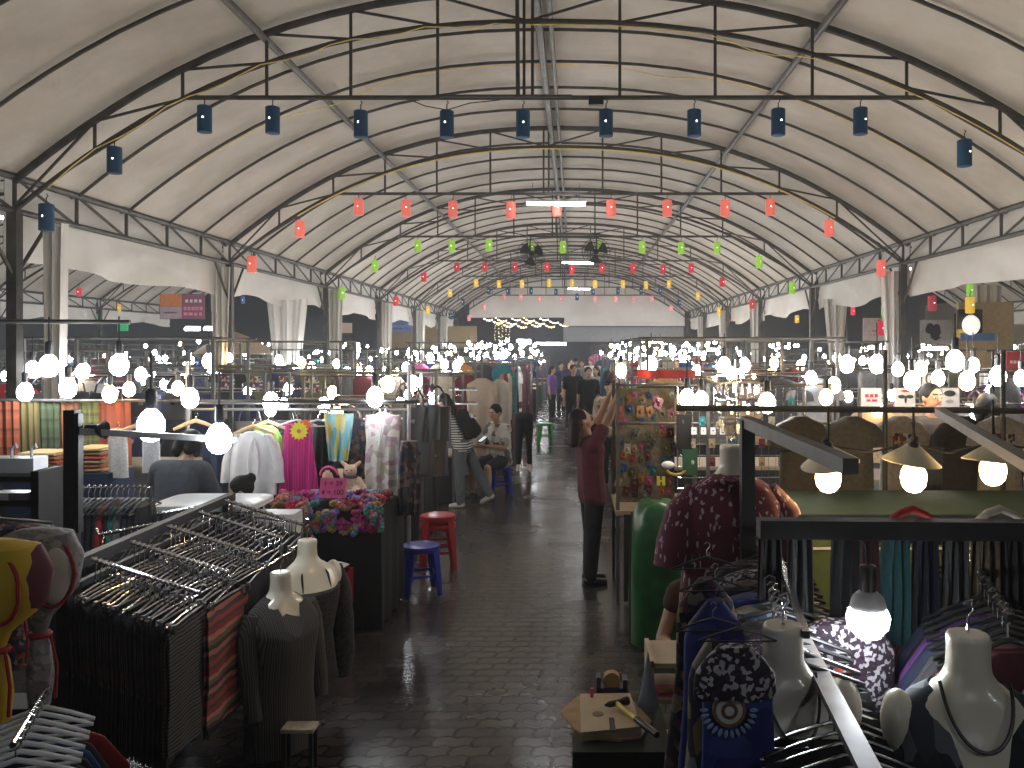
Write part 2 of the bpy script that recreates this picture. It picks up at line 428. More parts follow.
for X, side in SIDES.items():
    for k, d in enumerate(TDA[:-1]):
        eave.place((X,d,0), 0, f'lattice eave girder on the {side}, {nth(k+1)} bay from the entrance')
    for k, d in enumerate(TD):
        colp.place((X,d,0), 0, f'steel tent column on the {side} under the {LCOL[k]} lantern truss')
    s = -1 if X < 0 else 1
    for k in range(1, 5):
        eave.place((X+s*WT,TD[k],0), 0, f'far eave girder of the neighbouring tent past the {side}, {nth(k)} bay')
        colp.place((X+s*WT,TD[k],0), 0, f'far column of the neighbouring tent past the {side}, {nth(k)} in line')
def valance(X, y0, y1, z0, z1, lab, seed, wav=.05):
    rr = random.Random(seed); ph = [rr.uniform(0,6) for _ in range(4)]; s = 1 if X < 0 else -1
    def fn(u, v):
        y = y0+(y1-y0)*u; zb = z1 + .05*math.sin(3.1*u*PI+ph[0]) + .03*math.sin(9*u+ph[1])
        return V((X - s*.12 + wav*v*math.sin(9*u*PI/2+ph[2]) + .03*v*math.sin(23*u+ph[3]) + .02*math.sin(31*u*v+ph[1]), y, z0+(zb-z0)*v))
    MB().sheet(fn, 46, 8, .006).build('valance', DRAPE, None, label=lab, cat='valance', group='white valances under the eaves')
for X, side in SIDES.items():
    for k, d in enumerate(TDA[:-1]):
        valance(X, d+.05, d+BAY-.05, ZE+.02, 3.12, f'white canvas valance under the eave on the {side}, {nth(k+1)} bay from the entrance', k+(0 if X < 0 else 20))
        s = -1 if X < 0 else 1
        if 1 <= k <= 5: valance(X+s*WT, d+.05, d+BAY-.05, ZE+.02, 3.2, f'white valance on the far eave of the neighbouring tent past the {side}, {nth(k)} bay', k+40+(0 if X < 0 else 20))
def drape(x0, x1, y, z0, z1, wb, lab, seed, tie=None):
    """white curtain gathered against a column"""
    rr = random.Random(seed); ph = rr.uniform(0,6); xc = (x0+x1)/2; w0 = x1-x0
    def fn(u, v):
        z = z0+(z1-z0)*v; ww = w0+(wb-w0)*min(1, v*1.6) if tie is None else (w0+(wb-w0)*(1-abs(v-tie)/max(tie,1-tie)))
        a = u-.5
        return V((xc + a*ww, y + .05*math.sin(u*18+ph+v) + .03*math.sin(u*37+ph*2), z + .04*a*math.sin(ph)))
    MB().sheet(fn, 40, 14, .006).build('tied_drape', DRAPE, None, label=lab, cat='drape', group='white drapes on the columns')
drape(-5.88,-5.58,9.35,3.55,1.2,.22,'white drape tied to the tent column under the large blue lanterns on the textile side',1)
drape(-6.25,-5.9,14.6,3.6,1.0,.24,'white drape tied to the tent column under the coral lanterns on the textile side',2)
drape(-6.4,-5.55,17.6,3.2,1.5,.62,'wide white drape hanging loose past the coral lantern column on the textile side',3)
for k in range(2, 6):
    drape(-6.0,-5.65,TD[k]+.25,3.6,1.2,.28,f'white drape tied to the column under the {LCOL[k]} lanterns on the textile side',3+k)
drape(5.35,5.85,14.95,3.55,1.0,.28,'white drape tied to the tent column under the coral lanterns on the lampshade side',11)
drape(5.55,6.1,19.0,3.3,1.0,.28,'slanting white drape just before the lime lantern column on the lampshade side',12)
for k in range(3, 6):
    drape(5.4,5.8,TD[k]+.25,3.6,1.2,.28,f'white drape tied to the column under the {LCOL[k]} lanterns on the lampshade side',12+k)
drape(8.2,8.8,17.5,3.5,1.2,.4,'white drape hanging in the neighbouring tent beside the globe lamp sign',19)

# end wall
yE = TD[-1]+.3
def gable(x0, x1, zb, lab_name):
    mb = MB(); n = 30
    fn = lambda u, v: V((x0+(x1-x0)*u, yE + .06*math.sin(9*u+v*2)*v, (arch(x0+(x1-x0)*u)) + (zb-arch(x0+(x1-x0)*u))*v))
    mb.sheet(fn, n, 10, .006).build(lab_name, DRAPE, kind='structure')
gable(-5.4,-.55,3.75,'wall_back'); gable(-.55,5.6,3.35,'wall_back')
b = MB(); b.box((2.5,yE-.02,3.4),(6.2,.06,.16)); b.build('trim_1', DRAPE, smooth=False, kind='structure')
MB().box((2.5,yE+.4,2.9),(6.2,.05,.75)).build('wall_back', mat('grey_back_board', (.30,.30,.31), .7), smooth=False, kind='structure')
NIGHT = mat('night_facade', (.035,.04,.05), .7)
MB().box((0,52,4.0),(60,.3,8.0)).build('wall_night', NIGHT, smooth=False, kind='structure')
MB().box((-21.5,26,2.2),(.3,52,4.4)).build('wall_west', mat('dark_west_facade', (.06,.07,.085), .7), smooth=False, kind='structure')
MB().box((21.5,26,2.4),(.3,52,4.8)).build('wall_east', mat('tan_east_facade', (.42,.34,.22), .7), smooth=False, kind='structure')

# ------------------------------------------------------------------ lanterns
SHADE_U = tintmat('lantern_cloth', .7, .12, 40); SHADE_L = tint_emat('lit_lantern_cloth', .55); SPOT = emat('lantern_glint_glow', (1,.9,.7), 8)
def lantern_make(shade, lit):
    def mk():
        t = thing('paper_lantern', None, 'lantern')
        pr = [(.062,-.30),(.075,-.295),(.075,-.02),(.062,-.012)] if not lit else [(.05,-.30),(.078,-.29),(.08,-.16),(.078,-.02),(.05,-.01)]
        q = MB().lathe(pr, 18).build('shade', shade, t, tinted=True)
        MB().tube([(0,0,-.02),(0,0,.055),(.02,0,.075),(.0,0,.095)], .006, 6).build('hook', WIRE, t)
        MB().ball((.012,-.079,-.15), (.009,.004,.009), 8, 6).build('bulb', SPOT, t)  # glowing dot on the shade front, a painted light reflection
        return t
    return mk
LU = Proto(lantern_make(SHADE_U, False)); LL = Proto(lantern_make(SHADE_L, True))
LROWS = [
 ([(47,217),(115,160),(205,119),(273,120),(361,124),(447,124),(523,124),(606,123),(694,123),(778,122),(860,121),(964,153)], (.012,.07,.155), 0, 'large blue'),
 ([(252,264),(300,229),(359,207),(406,208),(453,209),(511,210),(557,208),(611,208),(667,208),(725,208),(770,207),(829,228),(881,268)], (.85,.17,.13), 1, 'coral red'),
 ([(342,293),(375,266),(418,246),(452,246),(489,245),(531,247),(563,247),(600,247),(642,247),(681,248),(717,248),(759,262),(792,288)], (.28,.55,.05), 2, 'lime green'),
 ([(396,301),(424,277),(457,267),(485,267),(515,267),(547,267),(572,269),(602,268),(633,268),(663,269),(691,268),(722,282),(752,304)], (.50,.02,.03), 3, 'dark red'),
 ([(428,310),(450,293),(476,283),(499,284),(522,284),(549,283),(572,283),(595,284),(623,284),(646,285),(669,284),(698,296),(719,311)], (.80,.50,.06), 4, 'yellow'),
 ([(451,316),(463,302),(489,291),(508,291),(531,291),(556,292),(577,297),(593,292),(618,291),(641,291),(660,291),(679,303)], (.02,.10,.25), 5, 'small far blue'),
 ([(469,318),(484,307),(504,297),(521,297),(539,299),(561,299),(595,299),(616,299),(634,299),(652,299),(671,308)], (.90,.28,.28), 6, 'small far pink'),
]
for pts, c, k, nm in LROWS:
    d = TD[k] - .0
    for i, (px, py) in enumerate(pts):
        p = at(px, py, d); p.z += .15
        top = min(low(p.x), 99) if (p.x < -4.2 or p.x > 3.7) else TIE
        (LU if k in (0,5) else LL).place((p.x, d-.01, p.z), R.uniform(-.3,.3), f'{nm} cylinder lantern, {nth(i+1)} counted from the textile side along its truss', f'{nm} lanterns', color=lighten(c, R.uniform(.9,1.1)))
for px, py, d, c, nm in [(105,273,26,(.6,.02,.05),'crimson'),(79,292,28,(.6,.02,.05),'crimson'),(101,309,33,(.8,.45,.05),'amber'),(119,308,33,(.8,.45,.05),'amber'),(195,285,33,(.8,.5,.03),'yellow'),(170,302,34,(.8,.45,.05),'amber'),(243,300,36,(.03,.1,.3),'blue'),
      (881,328,17,(.6,.02,.05),'crimson'),(885,311,18,(.25,.6,.05),'green'),(932,303,16,(.35,.03,.04),'maroon'),(970,305,15,(.8,.5,.05),'yellow'),(853,311,30,(.7,.03,.05),'crimson'),(797,319,32,(.8,.5,.05),'yellow'),(970,290,20,(.25,.6,.05),'green')]:
    p = at(px, py, d); p.z += .15
    side = 'the brown banner' if px < 400 else 'the globe lamp sign'
    LL.place(p, 0, f'small {nm} lantern hung in the neighbouring tent near {side}, {nth(1+int(abs(p.x)))} metre out', 'side tent lanterns', color=c)

# yellow cables along the hoops, droopy black lamp flex on the first tie bar
def cable(pts, r, lab, m): MB().tube(pts, r, 6).build('light_cable', m, None, label=lab, cat='cable')
cable([(x, D0-.06, low(x)-.05+.03*math.sin(7*x)) for x in [-5.6+i*.25 for i in range(20)]] + [(-.6,D0-.06,low(-.6)-.06)], .006, 'yellow cable tied along the lower arch above the blue lanterns, textile half', YROPE)
cable([(x, D0-.06, low(x)-.06-.10*math.exp(-((x-2.0)/.35)**2)) for x in [-.5+i*.22 for i in range(28)]], .006, 'yellow cable tied along the lower arch above the blue lanterns, lampshade half', YROPE)
dd = D0+BAY/5*2
cable([(x, dd-.03, arch(x)-.08-.12*math.exp(-((x+3.2)/.5)**2)) for x in [-5.2+i*.25 for i in range(22)]], .006, 'yellow cable on the second hoop behind the blue lantern truss, textile half', YROPE)
cable([(x, dd-.03, arch(x)-.07-.10*math.exp(-((x-1.2)/.5)**2)) for x in [.3+i*.25 for i in range(20)]], .006, 'yellow cable on the second hoop behind the blue lantern truss, lampshade half', YROPE)
d2 = TD[1]
cable([(x, d2-.06, low(x)-.05) for x in [-4.8+i*.3 for i in range(32)]], .012, 'yellow cable tied along the lower arch above the coral lanterns', YROPE)
cable([at(x,y,9.0) for x,y in ((408,99),(425,106),(447,110),(470,103),(500,100))], .006, 'sagging black flex slung under the tie bar among the blue lanterns', WIRE)
# junction box and sign bar on the first tie bar
MB().box(at(596,101,9.05),(.16,.06,.09)).build('junction_box', BLACKP, None, smooth=False, label='small black junction box on the tie bar beside a blue lantern', cat='box')
MB().tube([at(440,96,9.0),at(572,96,9.0)], .016, 6).build('short_pipe', STEEL, None, label='short spare pipe lashed over the tie bar at mid span', cat='pipe')
MB().tube([at(517,-30,9.0),at(518,98,9.0)], .022, 8).build('drop_pipe', STEEL, None, label='upright drop pipe from crown to tie bar of the blue lantern truss', cat='pipe')

# ------------------------------------------------------------------ tubes and fans overhead
TUBE = emat('fluorescent_glow', (.92,.96,1.0), 40)
for px, py, d, ln, rz, wh in [(575,-286,3.3,.98,0,'overhead blue'),(556,204,14.3,.98,.05,'coral'),(578,263,25.2,.92,.0,'dark red'),(579,289,36,.92,0,'small far blue')]:  # first tube is unseen, added overhead to light the foreground
    p = at(px, py, d)
    t = thing('tube_light', f'bright fluorescent tube hanging under the crown near the {wh} lanterns', 'lamp', p)
    MB().tube([p+V((-ln/2,0,.012)),p+V((ln/2,0,-.012))], .026, 10).build('tube', TUBE, t)
    MB().box(p+V((0,0,.05)),(ln*1.05,.05,.035)).build('fitting', WHITEP, t, smooth=False)
    for s in (-1,1): MB().tube([p+V((s*ln*.4,0,.06)),p+V((s*ln*.4,0,TIE-p.z+ .1))], .004, 5).build('hanger_wire', WIRE, t)
def make_fan():
    t = thing('ceiling_fan', None, 'fan'); r = .33
    cage = MB()
    for q, y in ((1,-.09),(.8,-.105),(.6,-.115),(.4,-.12),(.2,-.125),(1,.07),(.6,.09)):
        cage.tube([(r*q*math.cos(2*PI*k/28),y,r*q*math.sin(2*PI*k/28)) for k in range(28)], .005, 5, closed=True)
    for k in range(18):
        a = 2*PI*k/18; cage.tube([(.03*math.cos(a),-.125,.03*math.sin(a)),(r*.6*math.cos(a),-.115,r*.6*math.sin(a)),(r*math.cos(a),-.09,r*math.sin(a)),(r*math.cos(a),.07,r*math.sin(a)),(r*.3*math.cos(a),.1,r*.3*math.sin(a))], .003, 4)
    cage.build('cage', BLACKP, t)
    for k in range(3):
        a = 2*PI*k/3+.4
        def fn(u, v, a=a):
            rr = .05+u*.23; an = a+(v-.5)*(.9+.3*u); return V((rr*math.cos(an), -.03+.05*(v-.5), rr*math.sin(an)))
        MB().sheet(fn, 8, 6, .005).build('blade', BLACKP, t)
    MB().lathe([(.05,-.09),(.075,-.05),(.075,.1),(.05,.14)], 16, Matrix.Rotation(PI/2,4,'X')).build('motor', BLACKP, t)
    MB().tube([(0,.12,0),(0,.12,.28),(0,.02,.42)], .016, 8).build('mount_rod', BLACKP, t)
    MB().box((0,.02,.43),(.2,.1,.05)).build('clamp', BLACKP, t, smooth=False)
    return t
fan = Proto(make_fan)
fan.place(at(531,254,20.2), .25, 'black caged fan under the lime lantern truss, on the textile side of the crown')
fan.place(at(596,252,20.2), -.1, 'black caged fan under the lime lantern truss, on the lampshade side of the crown')

for sx, nm in ((-1,'textile side'),(1,'lampshade side')):  # unseen tubes added to brighten the side tent roofs
    for k in range(1, 6):
        p = V((sx*WT-.3, TD[k]-2.8, 4.9)); t = thing('tube_light', f'tube lamp high in the neighbouring tent past the {nm}, {nth(k)} bay', 'lamp', p, 0, 'tube lamps of the side tents')
        MB().tube([p-V((.6,0,0)),p+V((.6,0,0))], .03, 8).build('tube', TUBE, t); MB().box(p+V((0,0,.06)),(1.25,.06,.04)).build('fitting', WHITEP, t, smooth=False)
        for q_ in (-.5,.5): MB().tube([p+V((q_,0,.07)),p+V((q_,0,1.1))], .005, 5).build('hanger_wire', WIRE, t)
# ------------------------------------------------------------------ bulbs
GLOW_W = emat('white_bulb_glow', (.90,.95,1.0), 60); GLOW_Y = emat('warm_bulb_glow', (1.0,.66,.30), 48)
def bulb_profile(r): return [(.010,-.40*r),( .35*r,-.55*r),(.72*r,-.9*r),(.97*r,-1.45*r),(r,-1.95*r),(.88*r,-2.5*r),(.55*r,-2.9*r),(.12*r,-3.05*r)][::-1]
def make_bulb(glow, r=.05, cord=.14):
    def mk():
        t = thing('light_bulb', None, 'bulb')
        MB().lathe(bulb_profile(r), 16).build('glass', glow, t)
        MB().lathe([(.36*r,-.5*r),(.42*r,-.1*r),(.40*r,.9*r),(.2*r,1.05*r)], 12).build('socket', BLACKP, t)
        MB().tube([(0,0,r),(0,0,r+cord)], .005, 5).build('cord', WIRE, t)
        return t
    return Proto(mk)
def make_far_bulb(glow, r=.07):
    def mk():
        mb = MB(); mb.lathe(bulb_profile(r), 10); mb.lathe([(.3*r,-.5*r),(.42*r,.0),(.40*r,.9*r),(.08*r,1.05*r),(.08*r,3.2*r)], 8, mi=1)
        o = mb.build('light_bulb', [glow, BLACKP], None, cat='bulb')
        o.data.transform(Matrix.Translation(o.location)); return o
    return Proto(mk)
BW = make_bulb(GLOW_W); BY = make_bulb(GLOW_Y); FW = make_far_bulb(GLOW_W); FY = make_far_bulb(GLOW_Y)
NB = 0

# ------------------------------------------------------------------ goods
def rings(prof, n=28, fold=.25, k=7, ph=0.0):
    """closed hanging cloth from (z, half width, half depth) stations; folds run downward"""
    out = []; z0 = prof[0][0]; zz = prof[-1][0]
    for z, hw, hd in prof:
        t = abs((z-max(z0,zz)) / (abs(z0-zz)+1e-6)); r = []
        for i in range(n):
            a = 2*PI*i/n; c = math.cos(a); s_ = math.sin(a)
            x = hw*(abs(c)**.7)*(1 if c >= 0 else -1)
            y = hd*(abs(s_)**.8)*(1 if s_ >= 0 else -1)
            y += hd*fold*t*math.sin(k*x/max(hw,.01)+ph+2*t)
            r.append(V((x, y, z)))
        out.append(r)
    return out
TEE = [(-.70,.25,.045),(-.5,.24,.05),(-.30,.235,.055),(-.285,.40,.05),(-.2,.38,.055),(-.09,.27,.06),(-.045,.14,.055),(-.02,.08,.045)]
DRESS = [(-1.05,.33,.07),(-.8,.29,.07),(-.5,.22,.06),(-.36,.19,.055),(-.22,.22,.06),(-.12,.21,.06),(-.06,.15,.05),(-.02,.09,.04)]
TROU = [(-.98,.20,.05),(-.7,.19,.06),(-.4,.19,.07),(-.2,.18,.07),(-.06,.15,.06),(-.02,.14,.05)]
COAT = [(-1.15,.32,.10),(-.8,.30,.10),(-.45,.27,.10),(-.2,.29,.10),(-.1,.27,.09),(-.05,.15,.07),(-.02,.09,.05)]
def hook(mb, r=.0035): return mb.tube([(0,0,-.03),(0,0,.02),(.018,0,.035),(.02,0,.055),(.004,0,.07),(-.014,0,.06)], r, 5)
def mk_garment(name, cat, prof, fold=.35, k=8, m=None, ph=0):
    def mk():
        t = thing(name, None, cat)
        MB().loft(rings(prof, 30, fold, k, ph)).build('cloth', m or TINT, t, tinted=True)
        return t
    return Proto(mk)
def mk_single(name, cat, prof, fold=.35, k=8, m=None, ph=0):
    """one-mesh garment, origin at its hanging point"""
    def mk():
        o = MB().loft(rings(prof, 30, fold, k, ph)).build(name, m or TINT, None, cat=cat, tinted=True)
        o.data.transform(Matrix.Translation(o.location)); o.location = (0,0,0); return o
    return Proto(mk)
G_TEE = mk_single('tee_shirt', 'shirt', TEE); G_DRESS = mk_single('dress', 'dress', DRESS, .5, 10); G_TROU = mk_single('trousers', 'trousers', TROU, .4, 6); G_COAT = mk_single('long_coat', 'coat', COAT, .35, 7)
PRINT = patches('tee_print', [(.04,.04,.045),(.6,.6,.58),(.25,.05,.05),(.05,.06,.15),(.5,.4,.2)], 26)
def mk_bag():
    t = thing('handbag', None, 'bag')
    MB().loft([[V((x*(.17-.02*abs(z)), y*.055*(1.25-.9*zz), -.48+.30*zz+z*0)) for x, y in [(math.copysign(abs(math.cos(a))**.5, math.cos(a)), math.copysign(abs(math.sin(a))**.5, math.sin(a))) for a in [2*PI*i/20 for i in range(20)]]] for zz, z in ((0,.0),(.06,0),(.5,0),(.9,0),(1,.3))]).build('body', TINTP, t, tinted=True)
    MB().tube([(-.12,0,-.2),(-.10,0,-.09),(-.04,0,-.015),(0,0,0),(.04,0,-.015),(.10,0,-.09),(.12,0,-.2)], .011, 6).build('strap', TINTP, t, tinted=True)
    MB().box((0,-.064,-.30),(.05,.012,.035)).build('clasp', CHROME, t, smooth=False)
    return t
G_BAG = Proto(mk_bag)
def mk_scarf():
    mb = MB()
    fn = lambda u, v: V(((u-.5)*(.26+.06*v), .02*math.sin(u*17+2*v)+.012*math.sin(u*31), -.02-.85*v-.03*math.sin(u*9)))
    mb.sheet(fn, 26, 8, .008); o = mb.build('scarf', TINT, None, cat='scarf', tinted=True); o.data.transform(Matrix.Translation(o.location)); o.location = (0,0,0); return o
G_SCARF = Proto(mk_scarf)
def mk_cap():
    t = thing('baseball_cap', None, 'cap')
    MB().lathe([(.098,-.10),(.1,-.06),(.085,-.015),(.05,.012),(.005,.02)], 18).build('crown', TINT, t, tinted=True)
    MB().sheet(lambda u, v: V((.1*(u-.5)*2*(1-.25*v), -.08-.09*v*(1-.6*(2*u-1)**2), -.095-.02*(2*u-1)**2)), 12, 4, .006).build('brim', TINT, t, tinted=True)
    return t
G_CAP = Proto(mk_cap)
def mk_grid():
    t = thing('wire_display_grid', None, 'display grid'); mb = MB()
    for i in range(9): mb.tube([(-.4+.1*i,0,-.9),(-.4+.1*i,0,.02)], .004, 5)
    for j in range(10): mb.tube([(-.4,0,-.9+.1*j),(.4,0,-.9+.1*j)], .004, 5)
    mb.build('mesh_panel', CHROME, t)
    MB().tube([(-.41,0,-.91),(.41,0,-.91),(.41,0,.03),(-.41,0,.03)], .008, 6, closed=True).build('rim', CHROME, t)
    return t
G_GRID = Proto(mk_grid)
def mk_card():
    t = thing('trinket_card', None, 'trinket')
    MB().box((0,0,-.065),(.07,.004,.10)).build('card', TINTP, t, smooth=False, tinted=True)
    MB().ball((0,-.012,-.07), (.018,.012,.024), 10, 7).build('trinket', TINTM, t, tinted=True)
    MB().tube([(0,0,-.02),(0,-.004,.0),(0,.01,.008)], .003, 5).build('hook', CHROME, t)
    return t
G_CARD = Proto(mk_card)
def mk_poster_tee():
    t = thing('printed_tee', None, 'shirt')
    MB().loft(rings(TEE, 30, .25, 7)).build('cloth', TINT, t, tinted=True)
    MB().sheet(lambda u, v: V(((u-.5)*.26, -.062+.006*math.sin(8*u), -.17-.26*v)), 8, 8, .004).build('chest_print', PRINT, t)
    return t
G_PTEE = Proto(mk_poster_tee)

def mk_stall(skirt, wood):
    def mk():
        t = thing('market_stall', None, 'stall'); w, dp, h = 2.1, 1.0, 2.1
        for sx in (-1,1):
            for sy in (-1,1): MB().box((sx*w/2, sy*dp/2, h/2),(.035,.035,h)).build('post', STEEL2, t, smooth=False)
        for sy in (-1,1):
            MB().tube([(-w/2-.1, sy*dp/2, h),(w/2+.1, sy*dp/2, h)], .014, 6).build('top_rail', STEEL2, t)
            MB().tube([(-w/2, sy*dp/2, 1.72),(w/2, sy*dp/2, 1.72)], .012, 6).build('hanging_rail', CHROME, t)
        for sx in (-1,1): MB().tube([(sx*w/2,-dp/2,h),(sx*w/2,dp/2,h)], .014, 6).build('side_rail', STEEL2, t)
        MB().box((0,0,.78),(w*.96,dp*.9,.03)).build('table_top', wood, t, smooth=False)
        def fn(u, v):
            P = [(-1,-1),(1,-1),(1,1),(-1,1),(-1,-1)]; k = min(int(u*4),3); f = u*4-k
            x = P[k][0]+(P[k+1][0]-P[k][0])*f; y = P[k][1]+(P[k+1][1]-P[k][1])*f
            q = 1+.025*v*math.sin(u*90)
            return V((x*w*.485*q, y*dp*.46*q, .765-.74*v))
        MB().sheet(fn, 96, 4, .006).build('table_skirt', skirt, t)
        return t
    return Proto(mk)
SK = [mat('black_skirt',(.015,.015,.018),.9), mat('navy_skirt',(.02,.03,.07),.9), mat('maroon_skirt',(.10,.02,.025),.9), mat('green_skirt',(.02,.08,.04),.9), mat('grey_skirt',(.18,.18,.19),.9)]
SKN = ['black','navy','maroon','green','grey']; WOODT = mat('stall_board', (.30,.22,.14), .6)
STALLS = [mk_stall(s, WOODT) for s in SK]

CLN = {'black':(.02,.02,.024),'navy':(.025,.035,.09),'grey':(.22,.22,.23),'white':(.75,.74,.72),'maroon':(.16,.025,.035),'red':(.5,.03,.03),'teal':(.03,.2,.22),'olive':(.15,.15,.06),'pink':(.62,.12,.28),'tan':(.45,.32,.19),'purple':(.18,.06,.3),'blue':(.05,.12,.4),'charcoal':(.06,.06,.065),'orange':(.6,.22,.05),'cream':(.66,.58,.45)}
DARKS = ['black','navy','charcoal','grey','maroon','black','charcoal','teal','navy']; MIXED = list(CLN)
KINDS = [('tee', G_TEE, .44, 'tee shirt'),('ptee', G_PTEE, .5, 'printed tee shirt'),('dress', G_DRESS, .42, 'dress'),('bag', G_BAG, .36, 'handbag'),('scarf', G_SCARF, .30, 'scarf'),('trou', G_TROU, .42, 'pair of trousers')]
OVER = {(-1,0,0):(3,['black','charcoal']),(-1,0,1):(3,['black','maroon','charcoal']),(-1,1,0):(4,['grey','cream','charcoal','black']),(-1,2,0):(2,['cream','teal','maroon']),(1,0,0):(0,['grey','tan','charcoal','tan']),(1,0,1):(0,['grey','charcoal','cream','tan']),(1,1,0):(3,['tan','charcoal','grey']),(1,0,2):(1,['grey','charcoal','black'])}
ROWS = [9.9, 12.4, 15.0, 17.8, 20.8, 24.2, 28.2, 32.6, 37.4, 41.2]
def row_stalls():
    global NB
    for side in (-1, 1):
        sname = 'textile side' if side < 0 else 'lampshade side'
        for ri, D in enumerate(ROWS):
            cs = [-2.75 if D < 17 else -2.3,-5.05,-7.55,-9.9,-12.25,-14.6,-17] if side < 0 else [1.85,4.2,6.9,9.25,11.6,13.95,16.3]
            n = 0; nb = 0; ng = 0
            for ci, xc in enumerate(cs):
                px = CX + (xc - side*1.0)*F/D
                if px < -10 or px > 1034: continue
                if side < 0 and ri == 0 and ci > 0 and False: continue
                n += 1
                j = R.randrange(5); inner = abs(xc) < 6
                if D < 13 and ci == 0: j = 0
                hs = R.choice((.86,.92,.97,1.03,1.1)); STALLS[j].place((xc, D, 0), 0, f'{SKN[j]}-skirted stall, {nth(n)} from the aisle in the {nth(ri+1)} row on the {sname}', 'stalls in rows', scale=(1,1,hs))
                kind = KINDS[R.randrange(len(KINDS))]
                pal = DARKS if side < 0 or R.random() < .5 else MIXED
                if R.random() < .35: pal = MIXED
                if (side,ri,ci) in OVER: kind, pal = KINDS[OVER[side,ri,ci][0]], OVER[side,ri,ci][1]
                rail = -1
                count = 5 if D < 26 else 3
                if D < 33 or inner:
                    x = xc - .85
                    while x < xc + .95:
                        cn = R.choice(pal); ng += 1
                        kind[1].place((x, D-.5, 1.72*hs-.01), R.uniform(-.25,.25), f'{cn} {kind[3]}, {nth(ng)} from the aisle-end of row {nth(ri+1)} on the {sname}' if ng < 60 else None, f'goods on the {nth(ri+1)} row rails', color=lighten(CLN[cn], R.uniform(.8,1.2)), scale=R.uniform(.9,1.05))
                        x += kind[2] * (1.0 if D < 26 else 1.5) * R.uniform(.9,1.15)
                # bulbs under the top rails
                m = 4 if inner else 3
                if D > 26: m = 3 if inner else 2
                for q in range(m):
                    if R.random() < .07: continue
                    bx = xc - 1.0 + 2.0*(q+.5)/m + R.uniform(-.18,.18); bz = 2.1*hs - R.uniform(.12,.34); by = D + R.choice((-.5,.5))
                    warm = R.random() < (.16 if side < 0 else .24); nb += 1; NB += 1
                    P = (FY if warm else FW)
                    P.place((bx, by-.04, bz), 0, f'{"warm" if warm else "white"} lit bulb, {nth(nb)} from the aisle over row {nth(ri+1)} on the {sname}', f'bulbs over the {nth(ri+1)} row on the {sname}', scale=R.uniform(.85,1.1))
row_stalls()
# goods facing the aisle along both edges
def edge(side, x, ds, items):
    sname = 'textile side' if side < 0 else 'lampshade side'
    for i, d in enumerate(ds):
        kd, cn, z = items[i % len(items)]
        P, nm = {'tee':(G_TEE,'tee shirt'),'dress':(G_DRESS,'dress'),'bag':(G_BAG,'handbag'),'scarf':(G_SCARF,'scarf'),'trou':(G_TROU,'pair of trousers'),'coat':(G_COAT,'long coat')}[kd]
        P.place((x+R.uniform(-.06,.06), d, z), side*-PI/2+R.uniform(-.3,.3), f'{cn} {nm} facing the aisle, {nth(i+1)} along the stall fronts on the {sname}', f'goods along the aisle, {sname}', color=CLN[cn])
# ================================================================== the textile side, near the camera
def text_mb(s, size, depth=.002):
    cu = bpy.data.curves.new('txt', 'FONT'); cu.body = s; cu.size = size; cu.extrude = depth; cu.align_x = 'CENTER'; cu.align_y = 'CENTER'
    o = bpy.data.objects.new('txt', cu); COL.objects.link(o); dg = bpy.context.evaluated_depsgraph_get(); dg.update()
    me = o.evaluated_get(dg).to_mesh(); mb = MB(); mb.v = [v.co.copy() for v in me.vertices]; mb.f = [tuple(p.vertices) for p in me.polygons]; mb.m = [0]*len(mb.f)
    o.evaluated_get(dg).to_mesh_clear(); bpy.data.objects.remove(o); bpy.data.curves.remove(cu)
    return mb.xf(Matrix.Rotation(PI/2, 4, 'X'))
def mk_hanger(bar, hk, wide=.2, thick=.006, flat=False):
    def mk():
        t = thing('clothes_hanger', None, 'hanger')
        MB().tube([(0,0,-.07),(0,0,-.03),(.018,0,-.012),(.016,0,.008),(0,0,.014),(-.014,0,.004)], .0028, 6).build('hook', hk, t)
        pts = [(-wide,0,-.135),(-wide*.5,0,-.098),(0,0,-.068),(wide*.5,0,-.098),(wide,0,-.135)]
        mb = MB().tube(pts, [thick*.9,thick*1.1,thick*1.2,thick*1.1,thick*.9], 8)
        if flat: mb.xf(Matrix.Translation((0,0,-.1)) @ Matrix.Diagonal((1,.9,1.25,1)) @ Matrix.Translation((0,0,.1)))
        mb.build('shoulder_bar', bar, t)
        if not flat: MB().tube([(-wide,0,-.137),(wide,0,-.137)], thick*.7, 6).build('cross_bar', bar, t)
        return t
    return Proto(mk)
HGB = mk_hanger(BLACKP, CHROME); HGC = mk_hanger(CHROME, CHROME, .2, .0045); HGW = mk_hanger(WHITEP, CHROME, .2, .009); HGO = mk_hanger(WOODL, CHROME, .2, .014, True)

def mk_clip(bar):
    def mk():
        t = thing('clothes_hanger', None, 'hanger')
        MB().tube([(0,0,-.115),(0,0,-.03),(.02,0,-.012),(.018,0,.010),(0,0,.017),(-.016,0,.005)], .0042, 6).build('hook', CHROME, t)
        MB().tube([(-.2,0,-.118),(0,0,-.112),(.2,0,-.118)], .005, 6).build('shoulder_bar', bar, t)
        for s_ in (-1,1): MB().box((s_*.17,0,-.128),(.022,.018,.04)).build('clip', bar, t)
        return t
    return Proto(mk)
HKC = mk_clip(CHROME); HKB = mk_clip(mat('gunmetal_wire',(.20,.20,.21),.3,.9,.1))
